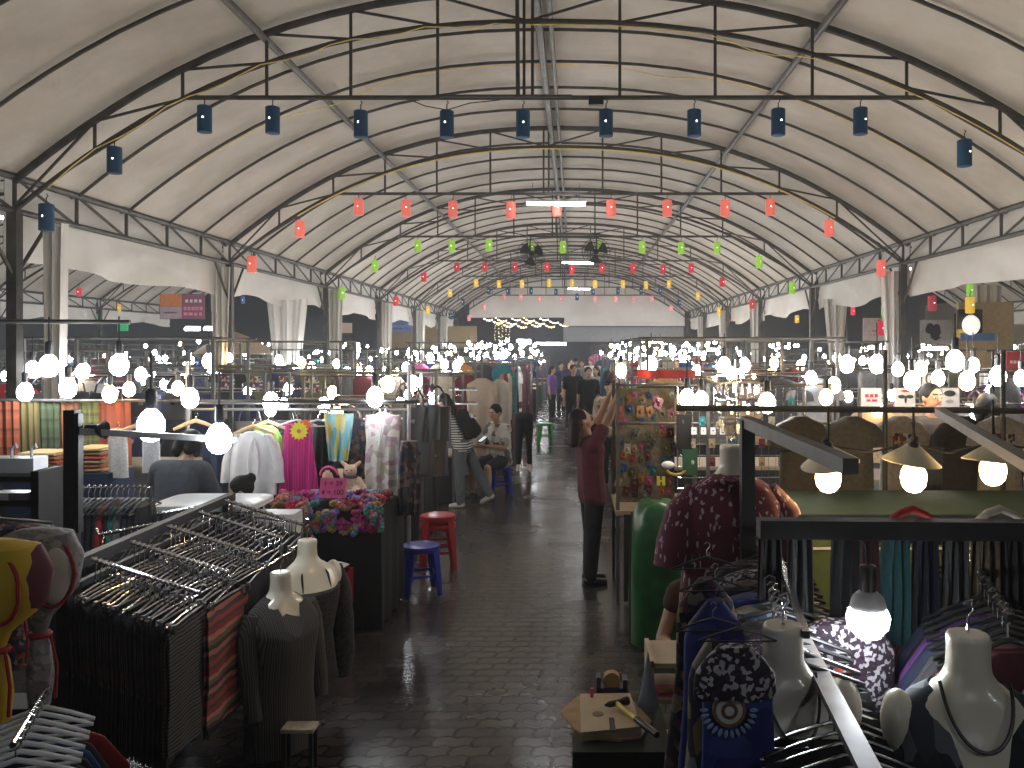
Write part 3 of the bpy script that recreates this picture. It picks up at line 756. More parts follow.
# --- black waterfall display rack with chrome arms
ARMS = [3.99, 4.34, 4.73, 5.13, 5.52]; AX0 = -2.27; AX1 = -1.76
rk = thing('display_rack', 'long black box-steel clothes rack with sloping chrome arms beside the aisle', 'clothes rack', (-2.3,4.7,0))
MB().box((-2.31,4.75,1.2),(.05,1.95,.05)).build('beam', BLACKM, rk, smooth=False)
MB().box((-2.31,4.75,1.10),(.03,1.9,.03)).build('lower_beam', BLACKM, rk, smooth=False)
for y in (3.85, 5.65):
    MB().box((-2.31,y,.6),(.05,.05,1.2)).build('leg', BLACKM, rk, smooth=False)
    MB().box((-2.1,y,.02),(.6,.05,.04)).build('foot', BLACKM, rk, smooth=False)
def armpt(y, t): return V((AX0+(AX1-AX0)*t, y, 1.21-.16*t))
for y in ARMS:
    a = MB().tube([armpt(y,0), armpt(y,1), armpt(y,1)+V((.02,0,.04))], .010, 8).build('arm', CHROME, rk)
for y, x1 in ((4.86,-2.72),(5.36,-2.74)):
    MB().tube([(AX0-.06,y,1.205),(x1,y,1.13),(x1-.02,y,1.17)], .010, 8).build('arm', CHROME, rk)
WRAP_D = patches('dark_woven_wrap', [(.012,.012,.014),(.02,.017,.018),(.012,.013,.02),(.035,.02,.018),(.07,.05,.03),(.012,.012,.012),(.05,.012,.016)], 34, .9, stretch=(1,1,.5))
WRAP_K = mat('black_wrap_cloth', (.014,.014,.016), .9, 0, .5, 40)
RIB = stripes('grey_ribbed_wrap', [(.13,.12,.105),(.05,.047,.043),(.14,.13,.115),(.035,.033,.03)], .034, 'Z', .9, .02)
REDS = stripes('red_striped_wrap', [(.48,.08,.08),(.14,.08,.07),(.55,.20,.15),(.08,.055,.05),(.24,.14,.09),(.6,.26,.19),(.45,.05,.06),(.15,.09,.06)], .19, 'Z', .9, .03)
def mk_wrap(m, h=.57, w=.42, seed=0):
    def mk():
        rr = random.Random(seed); p = rr.uniform(0,6); mb = MB()
        for s in (-1, 1):
            pass
        def fn(u, v):
            a = (v-.5)*2                      # folded over the cross bar: front fall then back fall
            z = -.14 - h*abs(a); off = .010*(1 if a >= 0 else -1)*min(1, abs(a)*12)
            return V(((u-.5)*w*(1+.03*abs(a)), off + .006*math.sin(u*14+p)*abs(a) + .004*math.sin(abs(a)*9+u*5), z + .012*math.sin(u*5+p)*abs(a)))
        mb.sheet(fn, 20, 24, .005); o = mb.build('wrap_skirt', m, None, cat='wrap'); o.data.transform(Matrix.Translation(o.location)); o.location = (0,0,0); return o
    return Proto(mk)
WD = mk_wrap(WRAP_D, .60); WK = mk_wrap(WRAP_K, .55, .40, 2); WR = mk_wrap(RIB, .56, .42, 3); WS = mk_wrap(REDS, .57, .48, 4)
ANM = ['the front arm','the second arm','the middle arm','the fourth arm','the last arm']
for ai, y in enumerate(ARMS):
    n = 20 if ai < 3 else 13
    for i in range(n):
        t = .04 + (.86 if ai < 1 else .93)*i/(n-1); p = armpt(y, t) + V((0,0,.0)); last = i == n-1
        (HKC if i % 3 == 0 else HKB).place(p+V((0,0,-.004)), PI/2+R.uniform(-.14,.14), f'wire hanger, {nth(i+1)} from the beam on {ANM[ai]} of the black rack', 'hangers on the black rack')
        if ai == 0 and last: WR.place(p, PI/2, 'grey ribbed wrap at the aisle end of the arm, below the hangers')
        elif ai == 1 and last: WS.place(p, PI/2, 'red and brown striped wrap at the aisle end of the black rack')
        elif ai == 0: WD.place(p, PI/2+R.uniform(-.06,.06), f'dark woven wrap, {nth(i+1)} from the beam on {ANM[ai]} of the black rack', 'dark wraps on the black rack')
        else: (WK if R.random() < .6 else WD).place(p, PI/2+R.uniform(-.06,.06), f'dark wrap, {nth(i+1)} from the beam on {ANM[ai]} of the black rack', 'dark wraps on the black rack', scale=(1,1,R.uniform(.9,1.15)))
for ai, (y, x1) in enumerate(((4.86,-2.72),(5.36,-2.74))):
    for i in range(10):
        t = (i+.5)/10; p = V((AX0-.06+(x1-AX0+.06)*t, y, 1.205-.075*t))
        HGB.place(p, PI/2+R.uniform(-.1,.1), f'black hanger, {nth(i+1)} on the {("nearer","farther")[ai]} short arm behind the black rack beam', 'hangers behind the beam')
        WK.place(p, PI/2, f'black wrap, {nth(i+1)} on the {("nearer","farther")[ai]} short arm behind the black rack beam', 'wraps behind the beam')

# --- bust mannequins
BUST = [(0,.050,.050,0),(-.004,.054,.054,0),(-.05,.052,.053,0),(-.095,.055,.056,0),(-.125,.075,.062,0),(-.15,.115,.072,0),(-.18,.158,.080,0),(-.215,.182,.088,-.004),(-.26,.186,.100,-.012),(-.33,.170,.116,-.022),(-.40,.155,.114,-.020),(-.50,.132,.095,-.006),(-.60,.125,.088,0),(-.72,.160,.105,0),(-.80,.172,.112,0)]
def ell(z, rx, ry, yo, n=32, pw=.85, fd=0.0, grow=0.0, wr=0.0, ph=0):
    r = []
    for i in range(n):
        a = 2*PI*i/n; c, s_ = math.cos(a), math.sin(a)
        x = (rx+grow)*math.copysign(abs(c)**pw, c); y = (ry+grow)*math.copysign(abs(s_)**pw, s_)+yo
        k = 1 + wr*math.sin(7*a+ph)
        r.append(V((x*k, y*k, z - fd*max(0,-s_)**2)))
    return r
def bust(name, label, loc, rz, grp=None, sc_=1.0, stub=True, m=None, upto=None):
    t = thing(name, label, 'mannequin', loc, rz, grp)
    mb = MB(); mb.loft([[p*sc_ for p in ell(*b)] for b in BUST[::-1][(upto or 0):]])
    if stub:
        for s in (-1, 1): mb.ball(V((s*.175,0,-.235))*sc_, V((.045,.062,.085))*sc_, 14, 10)
    q = remesh(mb, .008*sc_, 3, .5)
    q.xf(wmat(t)); q.build('torso', m or CREAM, t)
    k = MB().tube([V(p)*sc_ for p in ((0,0,-.01),(0,0,.04),(.015,0,.06),(.01,0,.085),(-.012,0,.075))], .004, 6); k.xf(wmat(t)); k.build('hook', CHROME, t)
    return t
KNIT = stripes('charcoal_knit', [(.085,.08,.077),(.045,.043,.041),(.095,.09,.086),(.035,.034,.033)], .022, 'X', .95, .012)
KNIT2 = mat('black_lace_knit', (.03,.029,.03), .9, 0, .6, 70)
def wear(t, name, m, prof, nk_drop, sleeves=None, wr=.02, local=None):
    mb = MB(); R_ = []; zf = prof[0][0]-nk_drop; yf = min(y-r for z, x, r, y in prof[1:6])
    for i, (z, rx, ry, yo) in enumerate(prof):
        ring = ell(z, rx, ry, yo, 48, .85, 0, 0, wr*min(1, i/4), i*.25)
        if z > zf and nk_drop > 0:                       # neckline: the front of the upper rings dips to a V
            zt = zf - .003*i
            for k in range(48):
                sn = math.sin(2*PI*k/48); w_ = max(0, -sn)**3
                ring[k].z += (zt-z)*w_; ring[k].y += (yf-ring[k].y)*w_*.97
        R_.append(ring)
    mb.loft(R_[::-1]); M = wmat(t); mb.xf(M); o = mb.build(name, m, t)
    if sleeves:
        for s in (-1, 1):
            pts = [V((s*x, y, z)) for x, y, z in sleeves[0]]
            q = MB().tube(pts, sleeves[1], 12); q.xf(M); q.build('sleeve', m, t)
    return o
CARD = [(-.125,.085,.070,0),(-.15,.125,.085,0),(-.185,.178,.098,0),(-.235,.205,.12,-.01),(-.30,.20,.135,-.022),(-.45,.18,.138,-.018),(-.62,.19,.13,0),(-.8,.205,.135,0),(-.95,.21,.14,0)]
SLV = ([(.19,0,-.20),(.225,-.005,-.30),(.24,-.02,-.45),(.245,-.05,-.60),(.235,-.07,-.72)], [.062,.068,.06,.052,.05])
m1 = bust('bust_mannequin', 'cream headless bust in a long charcoal ribbed cardigan at the rack end', (-1.60,4.62,.985), .95, None, 1.0, False)
wear(m1, 'cardigan', KNIT, [(z,x*.97,y,o) for z,x,y,o in CARD], .20, ([(x*.88,y,z) for x,y,z in SLV[0]], [r*.85 for r in SLV[1]]))
m2 = bust('bust_mannequin', 'cream headless bust in a black strappy top and open knit behind the cardigan bust', (-1.575,5.0,1.075), .85)
TOP = [(-.27,.192,.108,-.012),(-.33,.18,.124,-.022),(-.42,.165,.122,-.018),(-.55,.15,.11,0),(-.7,.17,.12,0),(-.82,.19,.13,0)]
wear(m2, 'camisole', KNIT2, TOP, .03)
for s in (-1, 1):
    q = MB().tube([V((s*.09,-.105,-.28)),V((s*.085,-.085,-.2)),V((s*.055,-.03,-.132)),V((s*.035,.045,-.11))], .006, 6); q.xf(wmat(m2)); q.build('shoulder_strap', BLACKC, m2)
q = MB().tube([V((.19,.02,-.20)),V((.225,.0,-.32)),V((.235,-.02,-.5)),V((.22,-.03,-.7)),V((.2,-.04,-.85))], [.05,.06,.06,.07,.06], 12); q.xf(wmat(m2)); q.build('draped_sleeve', KNIT2, m2)

# --- small bench in the aisle with a worn tread
st = thing('step_stool', 'small black step stool with a pale worn top at the foot of the cardigan bust', 'stool', at(300,722,4.45)*V((1,1,0)) if False else (at(300,722,4.45).x, 4.45, 0))
sx = at(300,722,4.45).x
MB().box((sx,4.45,.215),(.17,.11,.018)).build('seat', mat('worn_pale_board',(.42,.36,.26),.6,0,.35,30), st, smooth=False)
for a in (-1,1):
    for b_ in (-1,1): MB().box((sx+a*.07,4.45+b_*.04,.10),(.02,.02,.205)).build('leg', BLACKM, st, smooth=False)

# --- tied cloth bags hanging at the picture edge
def tied_bag(label, top, w, flare, tail, m, rim, rz, liner=True, cols=None):
    t = thing('drawstring_bag', label, 'bag', top, rz)
    def rg(z, rx, ry, xo=0, wv=.05, ph=0): return [V((xo + rx*math.cos(a)*(1+wv*math.sin(5*a+ph)), ry*math.sin(a)*(1+wv*math.sin(4*a+ph)), z)) for a in [2*PI*i/24 for i in range(24)]]
    mb = MB(); mb.loft([rg(-flare-tail,.035,.03,.0,.12),rg(-flare-tail*.6,.045,.035,.0,.12,1),rg(-flare-.04,.035,.03),rg(-flare,.02,.02),rg(-flare*.85,.04,.035),rg(-flare*.6,.45*w,.3*w,0,.04),rg(-flare*.3,.52*w,.34*w,0,.03),rg(-.06*flare,.42*w,.28*w,-.01),rg(0,.2*w,.14*w,-.02)])
    mb.xf(wmat(t)); mb.build('pouch', m, t)
    q = MB().tube([V((.03*math.cos(a), .03*math.sin(a), -flare)) for a in [2*PI*i/14 for i in range(14)]], .012, 6, closed=True)
    q.xf(wmat(t)); q.build('ribbon_tie', rim, t)
    q = MB().tube([V((.03,-.02,-flare)),V((.05,-.03,-flare-.12)),V((.045,-.03,-flare-tail*.9))], .006, 6); q.xf(wmat(t)); q.build('ribbon_end', rim, t)
    q = MB().tube([V((.44*w*math.cos(b)*.5+.1*w, -.33*w*(1-.25*abs(math.sin(b))), -flare*.42+.3*flare*math.sin(b))) for b in [2*PI*i/22 for i in range(22)]], .007, 6, closed=True); q.xf(wmat(t)); q.build('rim', rim, t)
    if liner:
        q = MB().ball(V((.1*w,-.30*w,-flare*.42)), (.19*w,.05*w,.26*flare), 16, 10); q.xf(wmat(t)); q.build('lining', mat('pale_lining',(.5,.48,.47),.8), t)
    return t
GREYW = patches('grey_print_cloth', [(.20,.19,.19),(.28,.27,.27),(.14,.13,.14),(.22,.2,.2)], 50)
YEL = stripes('yellow_maroon_patchwork', [(.55,.36,.02),(.55,.36,.02),(.09,.012,.03),(.03,.015,.05)], .30, 'X', .8, .05, 0.0); RDT = mat('red_trim', (.32,.012,.02), .7)
NAVP = patches('navy_print_cloth', [(.03,.03,.05),(.05,.05,.08),(.30,.05,.04),(.25,.22,.2),(.03,.03,.04)], 60)
tied_bag('grey printed drawstring bag with red rim and pale lining, tied by a red ribbon', at(40,528,3.2), .29, .40, .27, GREYW, RDT, .75)
tied_bag('yellow and maroon patchwork drawstring bag with red ribbon tie', at(-2,540,2.95), .33, .38, .25, YEL, RDT, .2, False)
tied_bag('navy printed drawstring bag with red trim behind the yellow one', at(16,520,3.5), .32, .36, .25, NAVP, RDT, .3, False)
MB().tube([at(-40,516,3.2),at(52,524,3.3)], .010, 8).build('hanging_pole', CHROME, None, label='chrome pole from which the drawstring bags hang', cat='pole')
# --- white hangers in the corner below them
CA, CB = V((-1.99,3.2,.92)), V((-1.72,2.6,.985))
MB().tube([CA,CB], .010, 8).build('hanging_pole', CHROME, None, label='chrome pole of white hangers in the bottom corner', cat='pole')
for i in range(8):
    p = CA.lerp(CB, (i+.4)/8); c = ['red','charcoal','blue','black','black','navy','charcoal','black'][i]
    HGW.place(p-V((0,0,.004)), .25+R.uniform(-.08,.08), f'white plastic hanger, {nth(i+1)} along the pole in the bottom corner', 'white hangers in the corner', scale=.85)
    G_TEE.place(p-V((0,0,.105)), .25, f'{c} shirt on the {nth(i+1)} white hanger in the bottom corner', None, color=lighten(CLN[c],.6), scale=(.75 if i == 0 else .62,.35,1))

# --- black shelf stand with post and side arm lamps
ps = thing('black_post', 'black square steel post rising from the rack beam beside the textiles', 'post', at(72,500,3.95)*V((1,1,0)))
px_ = at(72,410,3.95)
MB().box((px_.x,3.95,px_.z/2),(.052,.052,px_.z)).build('upright', BLACKM, ps, smooth=False)
MB().box((px_.x+.035,3.95,1.62),(.012,.04,.55)).build('slotted_strip', BLACKM, ps, smooth=False)
MB().beam(at(78,431,3.95),at(236,440,4.5),.05,.03).build('cross_arm', GREYM, ps, smooth=False)
MB().box((px_.x,3.95,.02),(.3,.3,.04)).build('foot_plate', BLACKM, ps, smooth=False)
cl = thing('clamp_lamp', 'small black clamp lamp with a round reflector on the grey side arm', 'lamp', at(101,430,4.0))
M_ = Matrix.Translation(at(101,430,4.0)) @ Matrix.Rotation(PI/2,4,'Y')
q = MB().lathe([(.016,-.07),(.02,-.02),(.045,.02),(.042,.022),(.014,-.01)], 18, M_); q.build('reflector', BLACKP, cl)
MB().box(at(92,430,4.0),(.05,.04,.05)).build('clamp', BLACKP, cl, smooth=False)
sh = thing('black_shelf_unit', 'black shelf unit with three boards behind the drawstring bags', 'shelf', (-2.85,4.35,0))
for z in (1.55, 1.43, 1.05, .4): MB().box((-2.98,4.3,z),(.64,.2,.03)).build('board', BLACKM, sh, smooth=False)
for x in (-2.67,-3.3): MB().box((x,4.3,.8),(.04,.2,1.58)).build('side_panel', BLACKM, sh, smooth=False)
wb = thing('white_plastic_box', 'white plastic box with two clear hooks on the black shelf', 'box', (at(8,470,4.3).x,4.35,1.566))
wx = at(8,470,4.3).x
MB().box((wx,4.35,1.605),(.27,.12,.075)).build('case', WHITEP, wb, smooth=False)
CLEARP = mat('clear_hook_plastic', (.6,.65,.68), .15, 0, .05)
for dx in (.0,.1): MB().tube([(wx+dx,4.33,1.64),(wx+dx,4.33,1.69),(wx+dx+.02,4.33,1.71),(wx+dx+.025,4.33,1.69)], .007, 6).build('hook', CLEARP, wb)
for i, (px, c) in enumerate([(2,'white'),(20,'grey')]):
    p = at(px,487,4.22); mb = MB(); mb.box((p.x,4.25,1.4455+.02),(.09,.1,.035)); mb.build('small_carton', TINTP, None, False, f'{c} small carton lying on the middle black shelf board', 'carton', 'cartons on the black shelf', color=CLN[c])

# --- hanging textiles behind
TX = [(-8,18,'rust orange',(.50,.13,.06),478),(18,38,'olive tan',(.24,.19,.07),462),(38,58,'green dotted',(.10,.14,.07),468),(58,79,'brick brown',(.30,.12,.06),470),(80,98,'moss',(.20,.22,.08),462),(98,130,'red orange',(.48,.12,.06),466)]
for i, (a, b_, nm, c, yb) in enumerate(TX):
    p0 = at(a,401,7.2+.02*i); p1 = at(b_,yb,7.2+.02*i)
    bands = stripes(f'textile_{nm.replace(" ","_")}', [lighten(c,k_) for k_ in (.6,.75,.6,.38,.68,.6)], .16, 'X' if i % 2 else 'Z', .9, .01)
    fn = lambda u, v, p0=p0, p1=p1: V((p0.x+(p1.x-p0.x)*u, p0.y + .012*math.sin(u*20)+.02*v, p0.z+(p1.z-p0.z)*v))
    MB().sheet(fn, 14, 6, .008).build('hanging_textile', bands, None, label=f'{nm} woven textile hanging in the row behind the black post', cat='textile')
MB().tube([at(-15,400,7.2),at(420,402,7.2)], .014, 8).build('hanging_pole', STEEL2, None, label='long grey pole above the woven textiles', cat='pole')
for si, (a, b_, ys, D) in enumerate([(28,66,474,6.9),(80,110,470,6.8)]):
    z = at(0,ys,D).z
    for i in range(6):
        c = [(.55,.28,.08),(.35,.12,.05),(.45,.30,.14),(.5,.10,.07),(.30,.16,.07),(.55,.4,.2)][i]
        xa, xb = at(a,0,D).x, at(b_,0,D).x; hgt = .032
        mb = MB(); mb.loft([[V((xx, D+yy, z+i*hgt+zz)) for yy, zz in ((-.14,.006),(-.15,.015),(-.14,.027),(.14,.029),(.14,.003))] for xx in (xa+.012*math.sin(i*3), (xa+xb)/2, xb+.012*math.cos(i*2))])
        mb.build('folded_cloth', TINT, None, label=f'folded cloth, {nth(i+1)} from the bottom of the {("stack under the dotted textile","stack beside the white trousers")[si]}', cat='cloth', group='folded cloth stacks', color=c)
    MB().box((at((a+b_)/2,0,D).x, D, z/2),(.42,.4,z)).build('cloth_plinth', SK[1], None, False, f'dark draped plinth under the folded cloth {("below the dotted textile","beside the white trousers")[si]}', 'plinth')

# --- little rack with dark printed shirts
rr_ = thing('chrome_rail_rack', 'low chrome rail rack of dark garments behind the black post', 'clothes rack', (-2.85,5.25,0))
RZ = 1.34
MB().tube([(-3.08,5.25,0),(-3.08,5.25,RZ),(-2.62,5.25,RZ),(-2.62,5.25,0)], .012, 8).build('rail', CHROME, rr_)
for x in (-3.08,-2.62): MB().tube([(x,5.0,.01),(x,5.5,.01)], .014, 8).build('foot', CHROME, rr_)
for i in range(12):
    c = ['black','teal','navy','black','charcoal','red','black','teal','grey','navy','black','black'][i]
    G_TROU.place((-3.04+.035*i,5.25,RZ-.10), PI/2+R.uniform(-.1,.1), f'{c} garment, {nth(i+1)} on the low chrome rail behind the black post', 'garments on the low rail', scale=(.8,.45,.44), color=lighten(CLN[c],.8))
    HGB.place((-3.04+.035*i,5.25,RZ), PI/2, f'black hanger, {nth(i+1)} on the low chrome rail', 'hangers on the low rail')
# --- white trousers on wooden hangers
for i, (px, py, s_, c, lab) in enumerate([(118,428,.40,(.72,.68,.64),'small white trousers under the wooden hanger beside the grey back'),(151,428,.36,(.75,.74,.74),'white trousers half behind the bright bulb')]):
    p = at(px, py, 6.7); G_TROU.place(p, 0, lab, scale=s_, color=c)
    HGO.place(p+V((0,0,.03)), .1, f'pale wooden hanger above the {("first","second")[i]} white trousers', scale=.6)

# --- clothes rail over the scrunchie table
rl = thing('clothes_rail', 'grey double clothes rail holding the magenta top and floral trousers', 'clothes rail', (-2.4,7.6,0))
for y, z in ((7.6,1.71),(7.75,1.64)): MB().tube([(-3.5,y,z),(-1.5,y,z)], .014, 8).build('bar', GREYM, rl)
for x in (-3.5,-1.5): MB().tube([(x,7.68,0),(x,7.68,2.05)], .018, 8).build('post', GREYM, rl)
MAG = stripes('magenta_crinkle', [(.55,.02,.22),(.42,.01,.16),(.60,.03,.26),(.36,.01,.13)], .045, 'X', .7, .02)
FLO = patches('pale_floral', [(.62,.60,.55),(.66,.64,.60),(.55,.42,.44),(.40,.42,.30),(.62,.60,.56),(.45,.30,.36),(.68,.66,.62)], 20, .8)
TEAL = patches('teal_yellow_print', [(.15,.40,.44),(.50,.42,.10),(.30,.50,.50),(.10,.30,.36),(.55,.50,.30),(.25,.45,.5)], 9, .8, stretch=(3,1,.6))
DKF = patches('dark_floral', [(.03,.03,.04),(.05,.04,.05),(.12,.08,.07),(.03,.04,.07),(.18,.14,.12)], 22, .85)
WAIST = [(-.76,.235,.05),(-.6,.225,.05),(-.4,.195,.05),(-.2,.17,.05),(-.08,.155,.045),(-.01,.15,.04)]
def garm(name, cat, lab, m, px, py, D, w, h, k=9, prof=WAIST, fold=.5, rz=0, color=None):
    p = at(px, py, D); z0 = prof[0][0]; ww = max(x[1] for x in prof)
    pr = [(z*h/abs(z0), hw*w/(2*ww), hd) for z, hw, hd in prof]
    mb = MB().loft(rings(pr, 44, fold, k, px)); mb.xf(Matrix.Translation(p) @ Matrix.Rotation(rz,4,'Z'))
    return mb.build(name, m, None, label=lab, cat=cat, color=color)
garm('pleated_top','top','bright magenta pleated top hanging under the yellow burst sign', MAG, 298, 423, 7.45, .35, .62)
garm('printed_trousers','trousers','teal and yellow printed trousers hanging on the rail beside the magenta top', TEAL, 339, 413, 7.5, .26, .42, prof=[(-.4,.15,.05),(-.2,.2,.05),(-.02,.24,.04),(-.005,.235,.03)])
garm('floral_trousers','trousers','pale floral trousers with long white ties at the aisle end of the rail', FLO, 383, 414, 7.35, .31, .72, prof=[(-.76,.17,.05),(-.5,.19,.055),(-.25,.175,.05),(-.08,.19,.045),(-.01,.185,.04)])
garm('dark_trousers','trousers','dark floral trousers at the corner of the clothes rail', DKF, 409, 440, 7.3, .20, .64, prof=[(-.76,.17,.05),(-.5,.19,.055),(-.25,.175,.05),(-.08,.15,.045),(-.01,.13,.04)], rz=.5)
garm('dark_trousers','trousers','dark blue trousers between floral trousers and the corner of the rail', SK[1], 398, 440, 7.45, .16, .6)
garm('black_dress','dress','black dress hanging between the magenta top and teal trousers', WRAP_K, 322, 420, 7.65, .22, .6)
garm('brown_dress','dress','brown patterned dress hanging behind the plush doll', DKF, 357, 418, 7.72, .24, .55)
garm('lime_shirt','shirt','lime green shirt hanging behind the white blouse', mat('lime_cloth',(.32,.62,.14),.8), 266, 424, 7.6, .30, .40, prof=[(-.7,.20,.045),(-.45,.24,.05),(-.2,.23,.05),(-.08,.16,.05),(-.02,.08,.04)])
garm('white_blouse','blouse','white blouse with tie front on a pale wooden hanger', mat('white_blouse_cloth',(.70,.70,.71),.8,0,.08), 253, 430, 7.4, .43, .56, 7, prof=[(-.7,.25,.05),(-.45,.255,.055),(-.2,.25,.055),(-.08,.16,.05),(-.02,.08,.04)])
wb_ = COL.objects[-1] if False else [o for o in COL.objects if o.name.startswith('white_blouse')][-1]
for s_ in (-1,1): MB().tube([at(253,437,7.33),at(253+s_*3,446,7.32),at(253+s_*5,462,7.32),at(253+s_*4,478,7.33)], .008, 6).build('front_tie', WHITEP, wb_)
for s_ in (-1,1): MB().loft([[at(253+s_*px,py,7.4)+V((.035*math.cos(a)*k,.045*math.sin(a)*k,0)) for a in [2*PI*i/14 for i in range(14)]] for px,py,k in ((14,434,.9),(21,445,1.2),(25,462,1.35),(27,482,1.3))]).build('sleeve', bpy.data.materials['white_blouse_cloth'], wb_)
garm('grey_shirt','shirt','dark blue shirt hanging between the grey back and the white blouse', SK[1], 216, 428, 7.5, .40, .6, prof=TEE)
for px, py, D, w_, lab in [(253,420,7.4,1.0,'white blouse'),(268,416,7.6,.9,'lime green shirt'),(136,419,6.7,1.0,'small white trousers'),(196,414,7.2,1.0,'dark blue shirt')]:
    HGO.place(at(px,py,D), .15, f'pale wooden hanger over the {lab}', scale=w_*.9)
for px, lab in ((297,'magenta pleated top'),(318,'black dress'),(383,'pale floral trousers')):
    HGW.place(at(px,413 if px != 383 else 406,7.5), .2, f'white plastic hanger holding the {lab}', scale=.85)
q = MB()
for s in (-1,1): q.tube([at(383+s*3,409,7.28),at(382+s*1,430,7.27),at(379,447,7.27)], .007, 6)
q.build('waist_tie', WHITEP, None, label='long white waist tie looped over the hanger of the floral trousers', cat='tie')
# burst price sign
c0 = at(299,431,7.33); pts = [c0 + V((math.cos(a), 0, math.sin(a)))*(.082 if i % 2 else .062) for i, a in enumerate([2*PI*k/28 for k in range(28)])]
bs = thing('burst_sign', 'yellow starburst price sign on the magenta top', 'sign', c0)
MB().poly(pts, .006, (0,1,0)).build('card', mat('neon_yellow_card',(.85,.75,.05),.6), bs, smooth=False)
pts2 = [c0 + V((.05,.006,.055)) + V((math.cos(a), 0, math.sin(a)))*(.05 if i % 2 else .038) for i, a in enumerate([2*PI*k/20 for k in range(20)])]
MB().poly(pts2, .006, (0,1,0)).build('orange_card', mat('neon_orange_card',(.85,.18,.04),.6), bs, smooth=False)
MB().ball(c0+V((0,-.006,0)), (.018,.004,.018), 10, 6).build('pink_dot', mat('pink_ink',(.7,.2,.25),.6), bs)

# --- table of scrunchies
tb = thing('cloth_covered_table', 'table covered to the ground in black cloth under heaps of scrunchies', 'table', (-1.95,7.05,0))
TXa, TXb, TYa, TYb, TZ = -2.4, -1.52, 6.62, 7.45, .93
MB().box(((TXa+TXb)/2,(TYa+TYb)/2,TZ-.02),(TXb-TXa,TYb-TYa,.04)).build('table_top', BLACKC, tb, smooth=False)
def fn(u, v):
    P = [(TXa,TYa),(TXb,TYa),(TXb,TYb),(TXa,TYb),(TXa,TYa)]; k = min(int(u*4),3); f = u*4-k
    x = P[k][0]+(P[k+1][0]-P[k][0])*f; y = P[k][1]+(P[k+1][1]-P[k][1])*f; q = 1+.03*v*math.sin(u*80)
    return V(((x-(TXa+TXb)/2)*1.02*q+(TXa+TXb)/2, (y-(TYa+TYb)/2)*1.02*q+(TYa+TYb)/2, TZ-.005-.9*v))
MB().sheet(fn, 100, 5, .006).build('table_cloth', BLACKC, tb)
def mk_scr():
    n = 26; mb = MB(); Rg = []
    for i in range(n):
        a = 2*PI*i/n; r = .034; q = .019*(1+.3*math.sin(9*a)); Rg.append([V(((r+q*math.cos(b))*math.cos(a), (r+q*math.cos(b))*math.sin(a), q*math.sin(b)+.004*math.sin(13*a))) for b in [2*PI*k/8 for k in range(8)]])
    mb.loft(Rg, cap=False, loop=True); o = mb.build('scrunchie', TINT, None, cat='scrunchie', tinted=True); o.data.transform(Matrix.Translation(o.location)); o.location = (0,0,0); return o
SCR = Proto(mk_scr)
SC = [('pink',(.75,.10,.28)),('magenta',(.55,.03,.28)),('coral',(.75,.22,.18)),('violet',(.28,.14,.5)),('sky blue',(.16,.34,.6)),('tan',(.5,.34,.2)),('teal',(.1,.35,.35)),('red',(.55,.04,.06)),('mustard',(.5,.36,.08)),('lilac',(.5,.34,.55))]
for i in range(190):
    u = R.random(); v = R.random()
    x = TXa+.02+(TXb-TXa-.02)*u
    if i < 130: y = TYa+.0+(.52)*v; z = TZ+.03+.06*math.sin(PI*min(1,v*1.1))*(.5+.5*R.random())
    else: y = TYa-.06-.02*R.random(); z = TZ-.16*v+.02; x = TXa+.22+(TXb-TXa-.2)*u
    left = u < .33
    nm, c = (SC[0] if R.random() < .7 else SC[1]) if (left and v > .4 and i < 130) else R.choice(SC)
    col_ = nth(1+int(u*9.99)); row_ = 'hanging off the front edge' if i >= 130 else ('at the front','in the middle','at the back')[int(v*2.99)]
    SCR.place((x,y,z), (R.uniform(-1,1)+(1.2 if i >= 130 else 0),R.uniform(-.8,.8),R.uniform(0,6)), f'{nm} scrunchie {row_} of the heap, {col_} tenth along', 'scrunchies on the black table', color=lighten(c,R.uniform(.45,.95)), scale=R.uniform(.72,1.0))
PINKC = mat('neon_pink_card', (.80,.10,.30), .6); INK = mat('black_marker_ink', (.02,.02,.02), .6)
sg = thing('price_card', 'neon pink price card standing among the scrunchies', 'sign', at(333,488,6.5))
c0 = at(333,488,6.5); tl = Matrix.Translation(c0) @ Matrix.Rotation(-.25,4,'X')
q = MB().box((0,0,0),(.20,.006,.15)); q.xf(tl); q.build('card', PINKC, sg, smooth=False)
for s, dz in (('1 = 29',.033),('4 = 100',-.035)):
    q = text_mb(s, .055); q.xf(tl @ Matrix.Translation((0,-.005,dz))); q.build('marker_writing', INK, sg, smooth=False)
# plush dolls
pd = thing('plush_doll', 'cream plush rabbit doll with dark collar sitting behind the scrunchies', 'toy', at(351,492,7.3))
p = at(351,492,7.3); PLU = mat('cream_plush',(.52,.38,.28),.95,0,.15,60)
mb = MB().ball(p+V((0,0,.07)), (.075,.06,.09)); mb.ball(p+V((0,-.02,.185)), (.058,.05,.055))
for s in (-1,1):
    mb.cap(p+V((s*.06,0,.10)), p+V((s*.12,-.03,.03)), .035, .03); mb.cap(p+V((s*.035,0,.22)), p+V((s*.075,0,.255)), .022, .016); mb.cap(p+V((s*.05,-.03,.03)), p+V((s*.07,-.1,.0)), .035, .035)
remesh(mb, .008, 3).build('body', PLU, pd)
MB().tube([p+V((.05*math.cos(a),-.01+.045*math.sin(a),.135)) for a in [2*PI*i/16 for i in range(16)]], .014, 6, closed=True).build('collar', mat('dark_purple',(.06,.03,.07),.8), pd)
for s in (-1,1): MB().ball(p+V((s*.02,-.068,.195)), .006, 8, 6).build('eye', BLACKP, pd)
